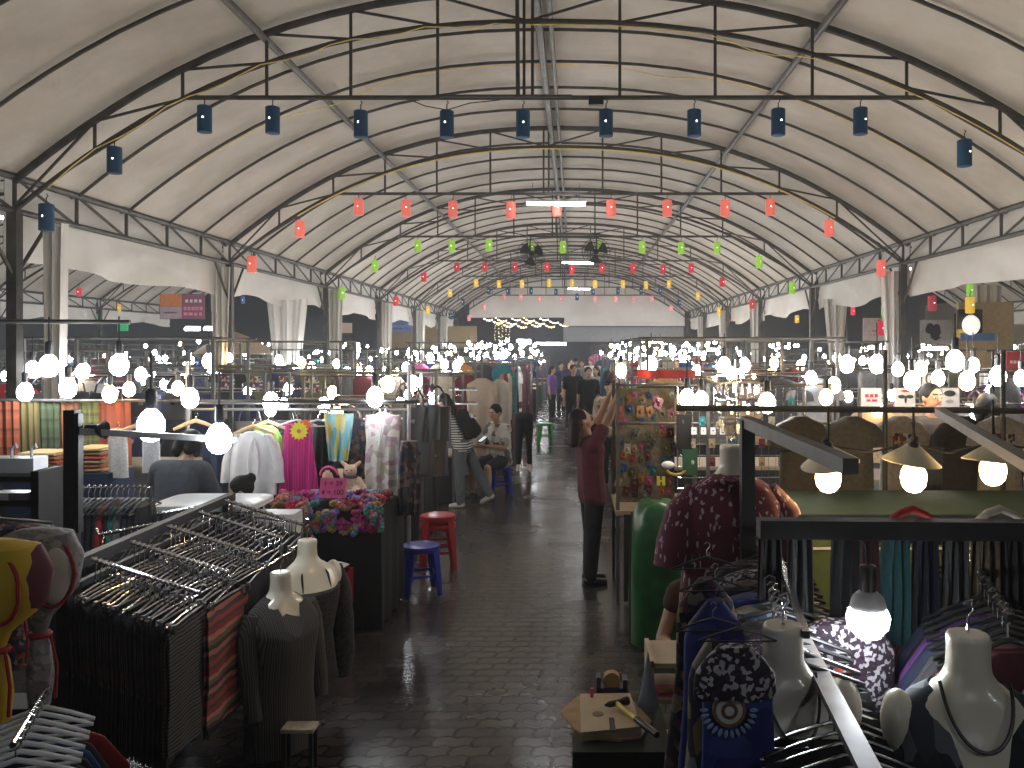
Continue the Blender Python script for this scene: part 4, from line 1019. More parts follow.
MB().ball(p+V((0,-.072,.178)), (.012,.01,.008), 8, 6).build('nose', mat('pink_nose',(.6,.25,.22),.6), pd)
dh = thing('doll_bust', 'small display head with black hair and pink headband beside the plush doll', 'display head', at(329,492,7.25)); p = at(329,492,7.25)
MB().ball(p+V((0,0,.13)), (.06,.07,.085), 16, 12).build('head', SKIN2, dh); mb = MB().ball(p+V((0,.015,.145)), (.073,.075,.085), 16, 12); mb.cap(p+V((-.05,.02,.12)),p+V((-.06,.02,.0)),.035,.02); mb.cap(p+V((.05,.02,.12)),p+V((.06,.02,.0)),.035,.02)
mb.build('hair', HAIR, dh); MB().tube([p+V((.072*math.cos(a),-.0-.03*math.sin(a),.145+.072*math.sin(a))) for a in [PI*i/12 for i in range(13)]], .01, 6).build('headband', PINKC, dh); MB().lathe([(.04,0),(.03,.02),(.028,.06)], 12, Matrix.Translation(p)).build('neck', SKIN2, dh)
wt = thing('white_display_tray', 'white tray behind the pink price card on the black table', 'tray', at(340,500,7.1)); p = at(340,500,7.15); p.z = TZ+.0
q = MB().box(p+V((0,0,.03)), (.55,.2,.008)); q.build('base', WHITEP, wt, smooth=False)
for s in (-1,1): MB().box(p+V((0,s*.1,.045)),(.55,.008,.04)).build('rim', WHITEP, wt, smooth=False)

# --- white worktop behind the rack, white carton with hangers over it
wtb = thing('folding_table', 'white topped folding table behind the black rack where someone bends', 'table', (-2.6,5.95,0))
p = at(208,504,5.85); 
MB().loft([[V((p.x+x*.36*k, 5.95+y*.26*k, z)) for x, y in [(math.copysign(abs(math.cos(a))**.35,math.cos(a)), math.copysign(abs(math.sin(a))**.35,math.sin(a))) for a in [2*PI*i/36 for i in range(36)]]] for z, k in ((1.10,.98),(1.105,1),(1.135,1),(1.14,.98))]).build('table_top', WHITEP, wtb)
for sx_ in (-1,1):
    for sy in (-1,1): MB().tube([(p.x+sx_*.28,5.95+sy*.18,1.10),(p.x+sx_*.30,5.95+sy*.2,0)], .014, 8).build('leg', CHROME, wtb)
p = at(272,535,5.95)
wc = thing('white_carton', 'white carton with a row of black hanger hooks in front, under the scrunchie table corner', 'carton', (p.x,5.98,0)); 
MB().box((p.x,6.05,.95),(.30,.2,.17)).build('box', WHITEP, wc, smooth=False)
MB().box((p.x,6.05,.43),(.34,.24,.86)).build('black_base', BLACKC, wc, smooth=False)
MB().tube([at(222,512,5.75),at(294,522,5.75)], .010, 8).build('hanging_pole', CHROME, None, label='chrome pole in front of the white carton', cat='pole')
for i in range(13):
    q_ = at(222,512,5.75).lerp(at(294,522,5.75), (i+.5)/13)
    HGB.place(q_, PI/2+R.uniform(-.2,.2), f'black hanger, {nth(i+1)} on the pole in front of the white carton', 'hangers before the white carton'); WK.place(q_, PI/2, f'black wrap, {nth(i+1)} on the pole in front of the white carton', 'wraps before the white carton', scale=(1,1,.8))
# red crate and papers on the ground
cr = thing('plastic_crate', 'red plastic crate beneath the black table beside the busts', 'crate', (-1.88,6.25,0)); 
for a, d_ in (((-1.88,6.1,.42),(.42,.02,.26)),((-1.88,6.4,.42),(.42,.02,.26)),((-2.08,6.25,.42),(.02,.3,.26)),((-1.68,6.25,.42),(.02,.3,.26)),((-1.88,6.25,.30),(.42,.3,.02))): MB().box(a,d_).build('wall', RED, cr, smooth=False)
MB().box((-1.88,6.25,.145),(.40,.30,.29)).build('wooden_box', mat('dark_wood_box',(.08,.05,.035),.7), None, False, 'dark wooden box under the red crate', 'box')
for i,(dx,a) in enumerate(((-.08,.3),(.07,-.2))):
    q = MB().sheet(lambda u,v: V(((u-.5)*.21,(v-.5)*.28,.02*math.sin(3*u))), 6, 6, .002); q.xf(Matrix.Translation((-1.88+dx,6.22,.57+.015*i)) @ Matrix.Rotation(a,4,'Z')); q.build('paper_sheet', WHITEP, None, label=f'{("creased","second")[i]} white paper sheet on the red crate', cat='paper')

# --- plastic stools
def mk_stool(m):
    def mk():
        t = thing('plastic_stool', None, 'stool')
        MB().lathe([(.02,.432),(.15,.436),(.168,.43),(.172,.415),(.168,.385),(.155,.385),(.155,.41),(.02,.412)], 28).build('seat', m, t)
        for i in range(4):
            a = PI/4+PI/2*i; c, s_ = math.cos(a), math.sin(a); d = V((-s_,c,0))
            top = V((c*.15,s_*.15,.40)); bot = V((c*.205,s_*.205,0))
            MB().loft([[bot+d*.024+V((c,s_,0))*.012,bot-d*.024+V((c,s_,0))*.012,bot-d*.024-V((c,s_,0))*.008,bot+d*.024-V((c,s_,0))*.008],[top+d*.045+V((c,s_,0))*.012,top-d*.045+V((c,s_,0))*.012,top-d*.045-V((c,s_,0))*.008,top+d*.045-V((c,s_,0))*.008]]).build('leg', m, t)
        for i in range(4):
            a = PI/4+PI/2*i; b2 = a+PI/2; MB().box((V((math.cos(a)+math.cos(b2),math.sin(a)+math.sin(b2),0))*.092+V((0,0,.17))),(.25 if i%2==0 else .012,.012 if i%2==0 else .25,.025)).build('rung', m, t)
        return t
    return Proto(mk)
GRP = mat('green_plastic',(.04,.25,.08),.35); SB = mk_stool(BLUEP); SR = mk_stool(RED); SG = mk_stool(GRP)
SB.place((at(421,600,7.65).x,7.65,0), .35, 'deep blue plastic stool in front of the red ones', scale=1.0)
SR.place((at(438,575,8.5).x,8.5,0), .2, 'lower of the two nested red plastic stools behind the blue stool', scale=1.05)
SR.place((at(438,575,8.5).x,8.5,.08), .2, 'upper of the two nested red plastic stools behind the blue stool', scale=1.05)
SG.place((at(545,440,19.5).x,19.5,0), .2, 'green plastic stool far down the aisle on the textile side', scale=1.1)

# --- near bulbs of this side
def hb(P, px, py, D, lab, s_=1.0, up=None):
    p = at(px, py, D); r = .05*s_; p.z += 1.9*r
    P.place(p, R.uniform(0,6), lab, scale=s_)
hb(BW,151,427,4.25,'glaring white bulb on the grey side arm above the grey back',1.3); hb(BW,219,440,4.4,'glaring white bulb at the tip of the grey side arm',1.25)
MB().tube([at(-30,321,6.1),at(130,322,6.1)], .016, 8).build('hanging_pole', STEEL2, None, label='high dark pole carrying two big bulbs over the textiles', cat='pole')
hb(BW,49,367,6.05,'big white bulb on the high pole, nearer the picture edge',1.25); hb(BW,119,366,6.1,'big white bulb on the high pole beside the first drape',1.25)
for px in (49,119): MB().tube([at(px,322,6.1),at(px,350,6.1)], .006, 6).build('hanging_cable', WIRE, None, label=f'black cord of the big bulb {("near the picture edge","beside the first drape")[px>100]} on the high pole', cat='cord')
for P, px, py, D, lab, s_ in [(BW,25,393,7.0,'white bulb over the rust textile',1.2),(BW,68,389,7.0,'white bulb over the brick brown textile',1.3),(BY,110,395,6.9,'warm bulb over the red orange textile',1.1),(BY,129,390,7.3,'small warm bulb above the white trousers',1.0),(BY,178,389,7.4,'small warm bulb above the grey back',1.0),(BW,190,399,6.8,'white bulb above the wooden hangers',1.3),(BW,271,403,7.5,'white bulb over the white blouse',1.35),(BW,375,398,7.2,'white bulb over the floral trousers',1.4),(BW,284,404,7.9,'tiny white bulb beside the bulb over the blouse',.8),(BY,388,385,9.0,'warm bulb behind the floral trousers',1.4),(BW,413,384,9.2,'white bulb at the bag stall corner',1.3)]:
    hb(P, px, py, D, lab, s_)
# ================================================================== the lampshade side, near the camera
def atz(px, py, z): return at(px, py, (HC-z)*F/(py-CY))
DKGREY = mat('dark_grey_bar', (.09,.085,.08), .55, .2, .2)
fr = thing('steel_rack_frame', 'black steel rack frame with a post beside the burgundy tee', 'clothes rack', (.79,3.9,0))
MB().box((.79,3.9,.935),(.06,.06,1.87)).build('post', BLACKM, fr, smooth=False)
MB().beam((.79,3.93,1.86),(.85,2.62,1.835),.05,.05).build('top_rail', DKGREY, fr, smooth=False)
MB().beam(at(940,412,4.4),at(1045,474,2.7),.05,.04).build('side_rail', DKGREY, fr, smooth=False)
MB().beam(V((.55,2.55,1.66)),V((1.75,2.55,1.65)),.06,.055).build('front_bar', BLACKM, fr, smooth=False)
MB().beam((1.72,2.55,0),(1.72,2.55,1.66),.05).build('post', BLACKM, fr, smooth=False)
MB().beam((.89,3.88,1.36),(.62,2.28,1.43),.02,.02).build('hanging_arm', CHROME, fr, smooth=False)
MB().beam((1.62,3.6,1.38),(1.24,2.42,1.43),.02,.02).build('hanging_arm', CHROME, fr, smooth=False)
MB().beam((.70,2.66,1.31),(.61,1.62,1.30),.05,.018).build('flat_arm', CHROME if False else GREYM, fr, smooth=False)
MB().beam((.79,3.9,1.36),(1.62,3.6,1.38),.03,.03).build('back_bar', BLACKM, fr, smooth=False)
MB().box((.79,3.9,.015),(.35,.35,.03)).build('foot_plate', BLACKM, fr, smooth=False)
MB().tube([at(676,408,6.0),at(1050,411,6.0)], .022, 8).build('hanging_pole', STEEL2, None, label='long dark pole behind the cone lampshades', cat='pole')
for px in (885,1003): MB().tube([at(px,350,6.05),at(px,348,6.05)*V((1,1,0))], .018, 8).build('pole_upright', STEEL2, None, label=f'upright pipe {("left of the seller","at the picture edge")[px>900]} carrying the long dark pole' if False else f'upright pipe carrying the long dark pole, {("beside the seller","behind the last lampshade")[px>900]}', cat='pole')

# cone lampshades with warm bulbs
SHD = mat('buff_lampshade', (.80,.72,.52), .6, 0, .08)
for i, (px, py, lab) in enumerate([(829,458,'first cone lampshade, the one beside the steel post'),(912,456,'middle cone lampshade in front of the dark shirted seller'),(993,455,'last cone lampshade at the picture edge')]):
    p = at(px, py, 4.25); tl = [(.12,-.2),(.06,.12),(-.05,.10)][i]
    t = thing('cone_lampshade', 'buff '+lab+', over a warm bulb', 'lampshade', p); Mx = Matrix.Translation(p) @ Euler((tl[0],tl[1],0)).to_matrix().to_4x4()
    MB().lathe([(.018,.062),(.03,.058),(.145,-.03),(.143,-.034),(.028,.05),(.016,.054)], 28, Mx).build('shade', SHD, t)
    MB().lathe([(.02,.02),(.024,.06),(.018,.10),(.004,.105)], 12, Mx).build('socket', BLACKP, t)
    MB().tube([Mx @ V((0,0,.10)), p+V((0,0,.17))], .005, 6).build('cord', WIRE, t)
    b_ = at(px-2 if i != 1 else px, 474 if i < 2 else 467, 4.25)
    BY.place(b_+V((0,-.02,.10)), .3*i, f'warm bulb glowing under the {("first","middle","last")[i]} cone lampshade', scale=1.25)
MB().tube([at(775,452,4.3),at(829,446,4.27),at(870,452,4.3),at(912,444,4.27),at(950,453,4.3),at(993,443,4.27),at(1040,450,4.3)], .006, 6).build('light_cable', WIRE, None, label='black cable that strings the three cone lampshades together', cat='cable')
# big LED bulb
LEDC = mat('led_housing', (.6,.6,.6), .5)
p = at(868,607,2.5); led = thing('light_bulb', 'very large glaring white bulb hanging from the front bar among the busts', 'bulb', p)
MB().lathe([(.004,-.066),(.034,-.057),(.057,-.029),(.063,.0),(.056,.02),(.051,.024)][::1], 24, Matrix.Translation(at(868,617,2.5))).build('glass', GLOW_W, led)
c_ = at(868,617,2.5)
MB().lathe([(.051,.024),(.052,.035),(.044,.06),(.028,.075),(.02,.078)], 24, Matrix.Translation(c_)).build('housing', LEDC, led)
MB().lathe([(.022,.075),(.024,.09),(.024,.15),(.01,.155)], 16, Matrix.Translation(c_)).build('socket', BLACKP, led)
MB().tube([c_+V((0,0,.15)),c_+V((.005,.02,.2)),V((c_.x,2.55,1.63))], .006, 6).build('cord', WIRE, led)

# burgundy tee on a bust hung from the frame
BURG = patches('burgundy_firework_print', [(.115,.012,.035)]*8+[(.48,.36,.38)], 85, .8, stretch=(1,1,.4)); BURGP = mat('burgundy_cotton', (.115,.012,.035), .85, 0, .15)
m5 = bust('bust_mannequin', 'cream bust with a necklace wearing the burgundy firework tee', (at(732,445,4.15).x,4.15,at(732,445,4.15).z), .05, None, 1.12, False)
TS = [(-.118,.064,.066,0),(-.135,.095,.075,0),(-.16,.14,.088,0),(-.19,.185,.10,0),(-.25,.225,.12,-.005),(-.33,.215,.135,-.02),(-.45,.215,.13,-.015),(-.6,.225,.125,0),(-.74,.24,.125,0)]
wear(m5, 'tee_shirt', BURG, [(z*1.12-.0,a*1.12,b_*1.12,c*1.12) for z,a,b_,c in TS], .02)
for s in (-1, 1):
    q = MB().tube([V((s*.16,0,-.235)),V((s*.24,-.01,-.33)),V((s*.275,-.02,-.47)),V((s*.285,-.03,-.58))], [.075,.09,.10,.105], 14); q.xf(wmat(m5)); q.build('sleeve', BURG, m5)
q = MB().sheet(lambda u,v: V(((u-.5)*.38, -.182+.075*abs(2*u-1)**2.2, -.36-.34*v)), 14, 10, .006); q.xf(wmat(m5)); q.build('firework_print', BURG, m5)
def necklace(t, w, drop, sc_=1.0, z0=-.1, bead=.005, pend=True):
    pts = []
    for i in range(29):
        a = PI*i/28; x = w*math.cos(a); zz = z0-drop*math.sin(a); y = -.045-(.028+drop*.42)*math.sin(a)**.8
        pts.append(V((x, y, zz))*sc_)
    q = MB().tube(pts, bead, 6); q.xf(wmat(t)); q.build('necklace', BLACKP, t)
    if pend: q = MB().ball(pts[14]+V((0,-.006,-.008)), .011, 8, 6); q.xf(wmat(t)); q.build('pendant', BLACKP, t)
q = MB().tube([V((.068*math.cos(a), .070*math.sin(a)-.002, -.125-.02*max(0,-math.sin(a)))) for a in [2*PI*i/24 for i in range(24)]], .004, 6, closed=True); q.xf(wmat(m5)); q.build('choker', BLACKP, m5)
q = MB().ball((0,-.075,-.152), .009, 8, 6); q.xf(wmat(m5)); q.build('pendant', BLACKP, m5)

# dresses on the first arm
SCROLL = patches('scroll_print', [(.02,.012,.022),(.02,.012,.022),(.40,.37,.40),(.05,.02,.045),(.02,.012,.02),(.46,.43,.46)], 85, .8)
ROYAL = patches('royal_blue_print', [(.015,.022,.16),(.02,.03,.20),(.012,.018,.12),(.03,.05,.22)], 12, .7)
PEAC = patches('peacock_print', [(.02,.03,.10),(.03,.06,.13),(.20,.16,.06),(.02,.02,.03),(.16,.20,.22),(.25,.22,.16),(.02,.03,.06)], 26, .75, stretch=(1,1,.5))
DARKP = patches('dark_floral_print', [(.012,.012,.02),(.02,.012,.02),(.012,.012,.015),(.10,.08,.09),(.015,.015,.04),(.05,.02,.03)], 36, .85)
A0, A1 = V((.89,3.88,1.36)), V((.62,2.28,1.43))
def armp(t): return A0 + (A1-A0)*t
DPR = lambda k: [(-1.05*k,.19,.06),(-.8*k,.17,.06),(-.5,.15,.06),(-.36,.14,.055),(-.27,.155,.055),(-.15,.165,.055),(-.10,.12,.05),(-.085,.07,.045)]
def hang_dress(lab, p, prof, m, ph, rz=0.0, k=8, name='printed_dress', cat='dress'):
    d = thing(name, lab, cat, p); mb = MB().loft(rings(prof, 56, .9 if len(prof) == 8 and prof[0][2] < .04 else .5, k, ph)); mb.xf(Matrix.Translation(p) @ Matrix.Rotation(rz,4,'Z')); mb.build('cloth', m, d); return d
DS = [(.16,DARKP,'dark floral dress, the last on the arm'),(.28,SCROLL,'scroll printed dress, sixth from the front'),(.40,DARKP,'dark floral dress, fifth from the front'),(.52,ROYAL,'royal blue dress, fourth from the front'),(.63,PEAC,'peacock printed dress, third from the front'),(.76,DARKP,'dark floral dress, second from the front'),(.88,SCROLL,'scroll printed dress, first on the arm')]
for i, (t_, m, lab) in enumerate(DS): hang_dress(lab+' beside the steel post', armp(t_)+V((-.09,0,0)), DPR(.95), m, i*2.1, .12*math.sin(i*2))
# the dresses that fall beside the tool stand
SHL = lambda L_, a, b_: [(-L_,b_,.035),(-L_*.75,b_*.93,.035),(-L_*.5,(a+b_)*.5,.032),(-.3,a*1.02,.03),(-.14,a,.028),(-.10,a*.86,.026),(-.055,a*.45,.022),(-.035,a*.25,.02)]
FLORB = patches('black_gold_floral', [(.012,.012,.02),(.02,.012,.02),(.16,.13,.12),(.012,.012,.015),(.03,.03,.07),(.20,.17,.06),(.10,.03,.05),(.012,.012,.02)], 42, .85)
for lab, q_, prof, m, ph in [('long dark floral dress hanging at the outer edge over the tool stand',(.375,2.42,1.58),SHL(1.1,.085,.15),FLORB,.7),
      ('royal blue dress between the long dark floral one and the medallion dress',(.385,2.34,1.54),SHL(1.0,.085,.12),ROYAL,2.7),
      ('narrow peacock feather printed dress before the royal blue one',(.365,2.25,1.46),SHL(.85,.065,.09),PEAC,1.2)]:
    hang_dress(lab, V(q_), prof, m, ph, 0, 6); HGB.place(V(q_)+V((0,.0,.06)), .05, 'black hanger holding the '+lab.split(' dress')[0]+' dress', scale=.5)
mp_ = V((.415,2.17,1.46)); md = hang_dress('deep blue dress with a round pale medallion on the chest', mp_, SHL(.95,.09,.125), ROYAL, 4.0, 0, 6)
HGB.place(mp_+V((0,0,.06)), 0, 'black hanger holding the medallion dress', scale=.5)
mc_ = mp_ + V((-.030,-.046,-.165))
for r_, mm in ((.042,mat('medallion_rust',(.20,.11,.05),.8)),(.033,mat('medallion_cream',(.55,.52,.46),.8)),(.021,mat('medallion_brown',(.12,.07,.03),.8)),(.012,mat('medallion_white',(.6,.6,.58),.8))):
    MB().lathe([(r_,-.003),(r_,.003),(r_*.9,.004)], 24, Matrix.Translation(mc_+V((0,-(.042-r_)*.15,0))) @ Matrix.Rotation(PI/2,4,'X')).build('medallion', mm, md)
PETB = mat('petal_blue',(.25,.33,.5),.8)
for k_ in range(14):
    a = PI+PI*k_/13; MB().ball(mc_+V((.062*math.cos(a),0,.06*math.sin(a))), (.005,.004,.011), 8, 6, Matrix.Rotation(-a-PI/2,3,'Y')).build('petal', PETB, md)
hang_dress('cropped black and white scroll printed blouse over the medallion dress', V((.395,2.10,1.485)), [(-.15,.10,.02),(-.135,.105,.024),(-.09,.10,.024),(-.055,.075,.022),(-.02,.04,.02)], SCROLL, 1, 0, 5, 'printed_blouse', 'blouse')
for i in range(15):
    t_ = .10+.87*i/14
    HGB.place(armp(t_)+V((-.06,0,.0)), R.uniform(-.06,.06), f'black hanger, {nth(i+1)} from the post on the dress arm', 'hangers on the dress arm', scale=1.15)
B0, B1 = V((1.62,3.6,1.38)), V((1.24,2.42,1.43))
for i in range(14):
    t_ = .03+.93*i/13; p = B0+(B1-B0)*t_; c = ['navy','black','purple','navy','charcoal','black','maroon'][i % 7]
    HGB.place(p, R.uniform(-.06,.06)+.1, f'black hanger, {nth(i+1)} from the back on the arm behind the tie-dye bust', 'hangers on the second arm', scale=1.1)
    G_TEE.place(p+V((0,0,-.08)), R.uniform(-.06,.06)+.1, f'{c} top, {nth(i+1)} from the back on the arm behind the tie-dye bust', color=lighten(CLN[c],.6), scale=(.8,.8,1))
C0, C1 = V((.70,2.66,1.31)), V((.61,1.62,1.30))
for i in range(16):
    t_ = .10+.84*i/15; p = C0+(C1-C0)*t_ - V((0,0,.012))
    HGC.place(p, R.uniform(-.05,.05), f'chrome hanger, {nth(i+1)} along the flat grey arm between the busts', 'hangers on the flat arm', scale=.95)
    WK.place(p, R.uniform(-.04,.04), f'black folded garment, {nth(i+1)} along the flat grey arm between the busts', 'garments on the flat arm', scale=(.9,1,.8))
# bare busts in front
m6 = bust('bust_mannequin', 'bare cream bust with a thin necklace between blue dresses and flat arm', (at(783,624,2.33).x,2.33,at(783,624,2.33).z), .1)
necklace(m6, .075, .15, 1, -.12, .004, False)
m7 = bust('bust_mannequin', 'cream bust with black necklace in a grey tie-dyed black top', (at(968,633,2.2).x,2.2,at(968,633,2.2).z), -.1)
necklace(m7, .085, .14, 1, -.11, .005, False)
TIED = patches('tie_dye_black', [(.012,.015,.02),(.03,.04,.05),(.012,.014,.02),(.10,.12,.14),(.02,.025,.03)], 7, .85, stretch=(3,1,.7))
wear(m7, 'tie_dye_top', TIED, [(-.135,.098,.074,0),(-.16,.145,.088,0),(-.19,.175,.096,0),(-.225,.182,.104,-.004),(-.30,.196,.128,-.014),(-.40,.185,.134,-.02),(-.55,.185,.125,0),(-.75,.21,.13,0)], .24)
# m8 = bust('bust_mannequin', 'cream bust whose bare shoulder shows behind the large white bulb', (at(893,640,2.62).x,2.62,1.30), .9)
m9 = bust('bust_mannequin', 'cream bust cut off by the picture edge beside the tie-dye bust', (at(1046,640,2.45).x,2.45,1.36), -.3)
bp_ = thing('printed_blouse', 'dark blouse with a red flower motif between the two front busts', 'blouse', at(845,640,2.75))
mb = MB().loft(rings([(-.45,.17,.05),(-.3,.17,.05),(-.1,.17,.05),(-.03,.12,.05),(-.01,.07,.04)], 36, .4, 7)); mb.xf(Matrix.Translation(at(842,618,2.75))); mb.build('cloth', SCROLL, bp_)
for k_ in range(7):
    a = 2*PI*k_/7; MB().ball(at(842,684,2.69)+V((.035*math.cos(a),0,.035*math.sin(a))), (.012,.006,.03), 8, 6, Matrix.Rotation(PI/2-a,3,'Y')).build('petal', mat('flower_red',(.40,.05,.03),.8) if k_ == 0 else bpy.data.materials['flower_red'], bp_)

# green counter, hanging pale tees
gc = thing('green_counter', 'counter draped in dull green cloth with a white edge under the cone lampshades', 'counter', (2.4,5.5,0)); GRC = mat('dull_green_cloth',(.07,.11,.045),.85)
MB().box((2.5,5.45,1.17),(2.7,1.1,.05)).build('counter_top', GRC, gc, smooth=False)
MB().sheet(lambda u,v: V((1.15+2.7*u, 4.89+.03*math.sin(u*40)*v, 1.19-1.17*v)), 60, 4, .006).build('front_cloth', GRC, gc)
MB().sheet(lambda u,v: V((1.15+.02*math.sin(9*u)*v, 4.9+1.1*u, 1.19-1.17*v)), 30, 4, .006).build('side_cloth', GRC, gc)
MB().box((2.5,4.875,1.05),(2.68,.012,.012)).build('white_edge', WHITEP, gc, smooth=False)
for i, (px, c, D, lab) in enumerate([(800,(.12,.10,.08),6.1,'dark umber shirt hanging on the long dark pole beside the steel post'),(852,(.16,.15,.13),6.1,'grey shirt on the long dark pole between first and middle lampshades'),(900,(.46,.43,.39),6.2,'pale grey tee shirt hanging behind the middle lampshade'),(962,(.05,.045,.045),6.15,'black tee shirt hanging beside the seller behind the lampshades'),(1000,(.50,.46,.41),6.1,'pale grey-buff tee shirt hanging behind the last lampshade')]):
    (G_PTEE if i in (2,4) else G_TEE).place(at(px,414,D), R.uniform(-.2,.2), lab, color=c, scale=(.62,.85,.8))
for px, c, lab in [(912,'red','red scarf knotted over the front bar under the middle lampshade'),(1000,'cream','cream scarf knotted over the front bar at the picture edge')]:
    p = V((at(px,0,2.62).x,2.62,1.70)); mb = MB().loft([[p+V((xx*1.0, .02*math.cos(b_), zz+.012*math.sin(b_))) for b_ in [2*PI*k/10 for k in range(10)]] for xx, zz in ((-.07,-.035),(-.04,-.01),(0,.005),(.04,-.012),(.075,-.035))])
    mb.build('scarf', TINT, None, label=lab, cat='scarf', color=CLN[c])
for i in range(9):
    px = [770,800,845,865,895,925,955,985,1010][i]; c = ['charcoal','grey','black','maroon','green','navy','grey','tan','charcoal'][i] if i != 4 else 'teal'
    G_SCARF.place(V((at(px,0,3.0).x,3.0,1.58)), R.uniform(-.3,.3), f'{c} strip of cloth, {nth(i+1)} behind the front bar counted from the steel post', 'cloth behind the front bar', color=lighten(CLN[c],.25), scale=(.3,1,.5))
MB().tube([(.79,3.0,1.6),(1.75,3.0,1.6)], .012, 8).build('hanging_pole', STEEL2, None, label='thin pole behind the front bar', cat='pole')

# jewellery stall in the middle
js = thing('jewellery_stall', 'jewellery stall with an olive display board beside the woman in burgundy', 'stall', (1.15,7.6,0)); OLIV = patches('olive_board_cloth', [(.10,.085,.05),(.13,.11,.07),(.09,.07,.05),(.12,.10,.05)], 40)
MB().box((.63,7.62,1.33),(.52,.03,1.02)).build('display_board', OLIV, js, smooth=False)
MB().box((1.3,7.75,.78),(1.9,.9,.04)).build('table_top', WOODT, js, smooth=False)
for x in (.37,1.15,2.2):
    for y in (7.35,8.15): MB().box((x,y,.95),(.03,.03,1.9)).build('post', STEEL2, js, smooth=False)
for z in (1.88,1.55): MB().tube([(.35,7.35,z),(2.22,7.35,z)], .012, 8).build('rail', STEEL2, js)
MB().sheet(lambda u,v: V((.42+1.8*u, 7.3+.02*math.sin(u*50)*v, .77-.75*v)), 50, 4, .006).build('table_cloth', SK[0], js)
for i, x in enumerate((1.12, 1.72)): G_GRID.place((x+.02,7.36,1.84), 0, f'{("chrome wire grid hung with earrings beside the olive board","second chrome wire grid behind the burgundy tee")[i]}', scale=(.62,1,.95))
TCN = ['orange','teal','red','olive','tan','grey','pink','blue','charcoal','cream','maroon']; nn = 0
for r_ in range(9):
    for c in range(8):
        if R.random() < .1: continue
        cn = R.choice(TCN[:8] if r_ < 3 else TCN); nn += 1
        G_CARD.place((.40+.064*c+R.uniform(-.02,.02), 7.59, 1.80-.105*r_+R.uniform(-.035,.035)), (0,R.uniform(-.5,.5),R.uniform(-.2,.2)), f'{cn} trinket on the olive board, {nth(r_+1)} row, {nth(c+1)} across', 'trinkets on the olive board', color=lighten(CLN[cn],.42), scale=R.uniform(.55,1.0))
for i in range(24):
    cn = R.choice(['cream','grey','teal','tan','charcoal','maroon']); x = 1.12+.02+((i%6)-2.5)*.085+(.60 if i >= 12 else 0); z = 1.78-.16*((i%12)//6)-(.35 if i%2 else 0)
    G_CARD.place((x,7.335,z), R.uniform(-.2,.2), f'{cn} earring card, {nth(i+1)} on the chrome grids beside the olive board', 'earring cards on the grids', color=CLN[cn], scale=.8)
for i in range(4):
    p = at(694+9.5*i,431,7.25); MB().box(p,(.045,.006,.06)).build('price_tag', WHITEP, None, False, f'white price tag, {nth(i+1)} of four in a line under the chrome grid rail', 'tag', 'price tags'); MB().box(p+V((0,.02,.005)),(.01,.06,.01)).build('tag_clip', BLACKP, None, False, f'black clip of the {nth(i+1)} white price tag', 'clip')
p = at(661,481,7.3); yc = thing('hair_claw', 'bright yellow pair of hair claws at the foot of the olive board', 'hair clip', p); YC = mat('yellow_clip',(.75,.65,.05),.4)
for s in (-1,1): MB().box(p+V((s*.022,0,0)),(.026,.02,.075)).build('claw', YC, yc)
MB().box(p,(.05,.012,.012)).build('hinge', YC, yc)
p = at(676,470,7.32); MB().tube([p+V((.075*math.cos(a),0,.04*math.sin(a))) for a in [PI+PI*i/14 for i in range(15)]], .014, 8).build('headband', mat('gold_headband',(.45,.30,.08),.4,.3), None, label='gold knotted headband beside the yellow hair claws', cat='headband')
for px in (655,680):
    p = at(px,420 if px == 680 else 470,7.3)
for i, (px, py, hgt, c) in enumerate([(655,460,.26,(.03,.035,.03)),(684,432,.30,(.035,.04,.05)),(690,462,.22,(.04,.05,.04))]):
    p = at(px,py,7.33); 
    if i: MB().box(p,(.13,.01,hgt)).build('velvet_pad', SK[3] if i == 2 else BLACKC, None, False, f'dark velvet pad with chains, {("","upper","lower")[i]} one beside the chrome grid', 'display pad')
pb = thing('plastic_bag', 'small crumpled white plastic bag on the edge of the jewellery stall', 'bag', at(668,466,7.2)); q = MB(); q.ball(at(668,465,7.2),(.06,.03,.035),12,8); remesh(q,.01,1).build('bag', WHITEP, pb)
# red fascia and black caps above
MB().sheet(lambda u,v: V((at(638,0,9.1).x+(.62)*u, 9.1+.015*math.sin(u*20), at(0,370,9.1).z-.09*v)), 20, 3, .006).build('red_banner', mat('red_vinyl',(.5,.04,.03),.6), None, label='red vinyl fascia strip above the olive display board', cat='banner')
for i in range(6): G_CAP.place(at(641+9*i,386,8.9), R.uniform(-.4,.4), f'dark cap, {nth(i+1)} in the line under the red fascia strip', 'caps under the red fascia', color=lighten(CLN[['black','charcoal','navy'][i%3]],1), scale=.8)
MB().box((at(664,0,8.95).x,8.97,at(0,391,8.95).z-.03),(.62,.35,.03)).build('cap_shelf', WOODT, None, False, 'short wooden shelf of dark caps under the red fascia', 'shelf')
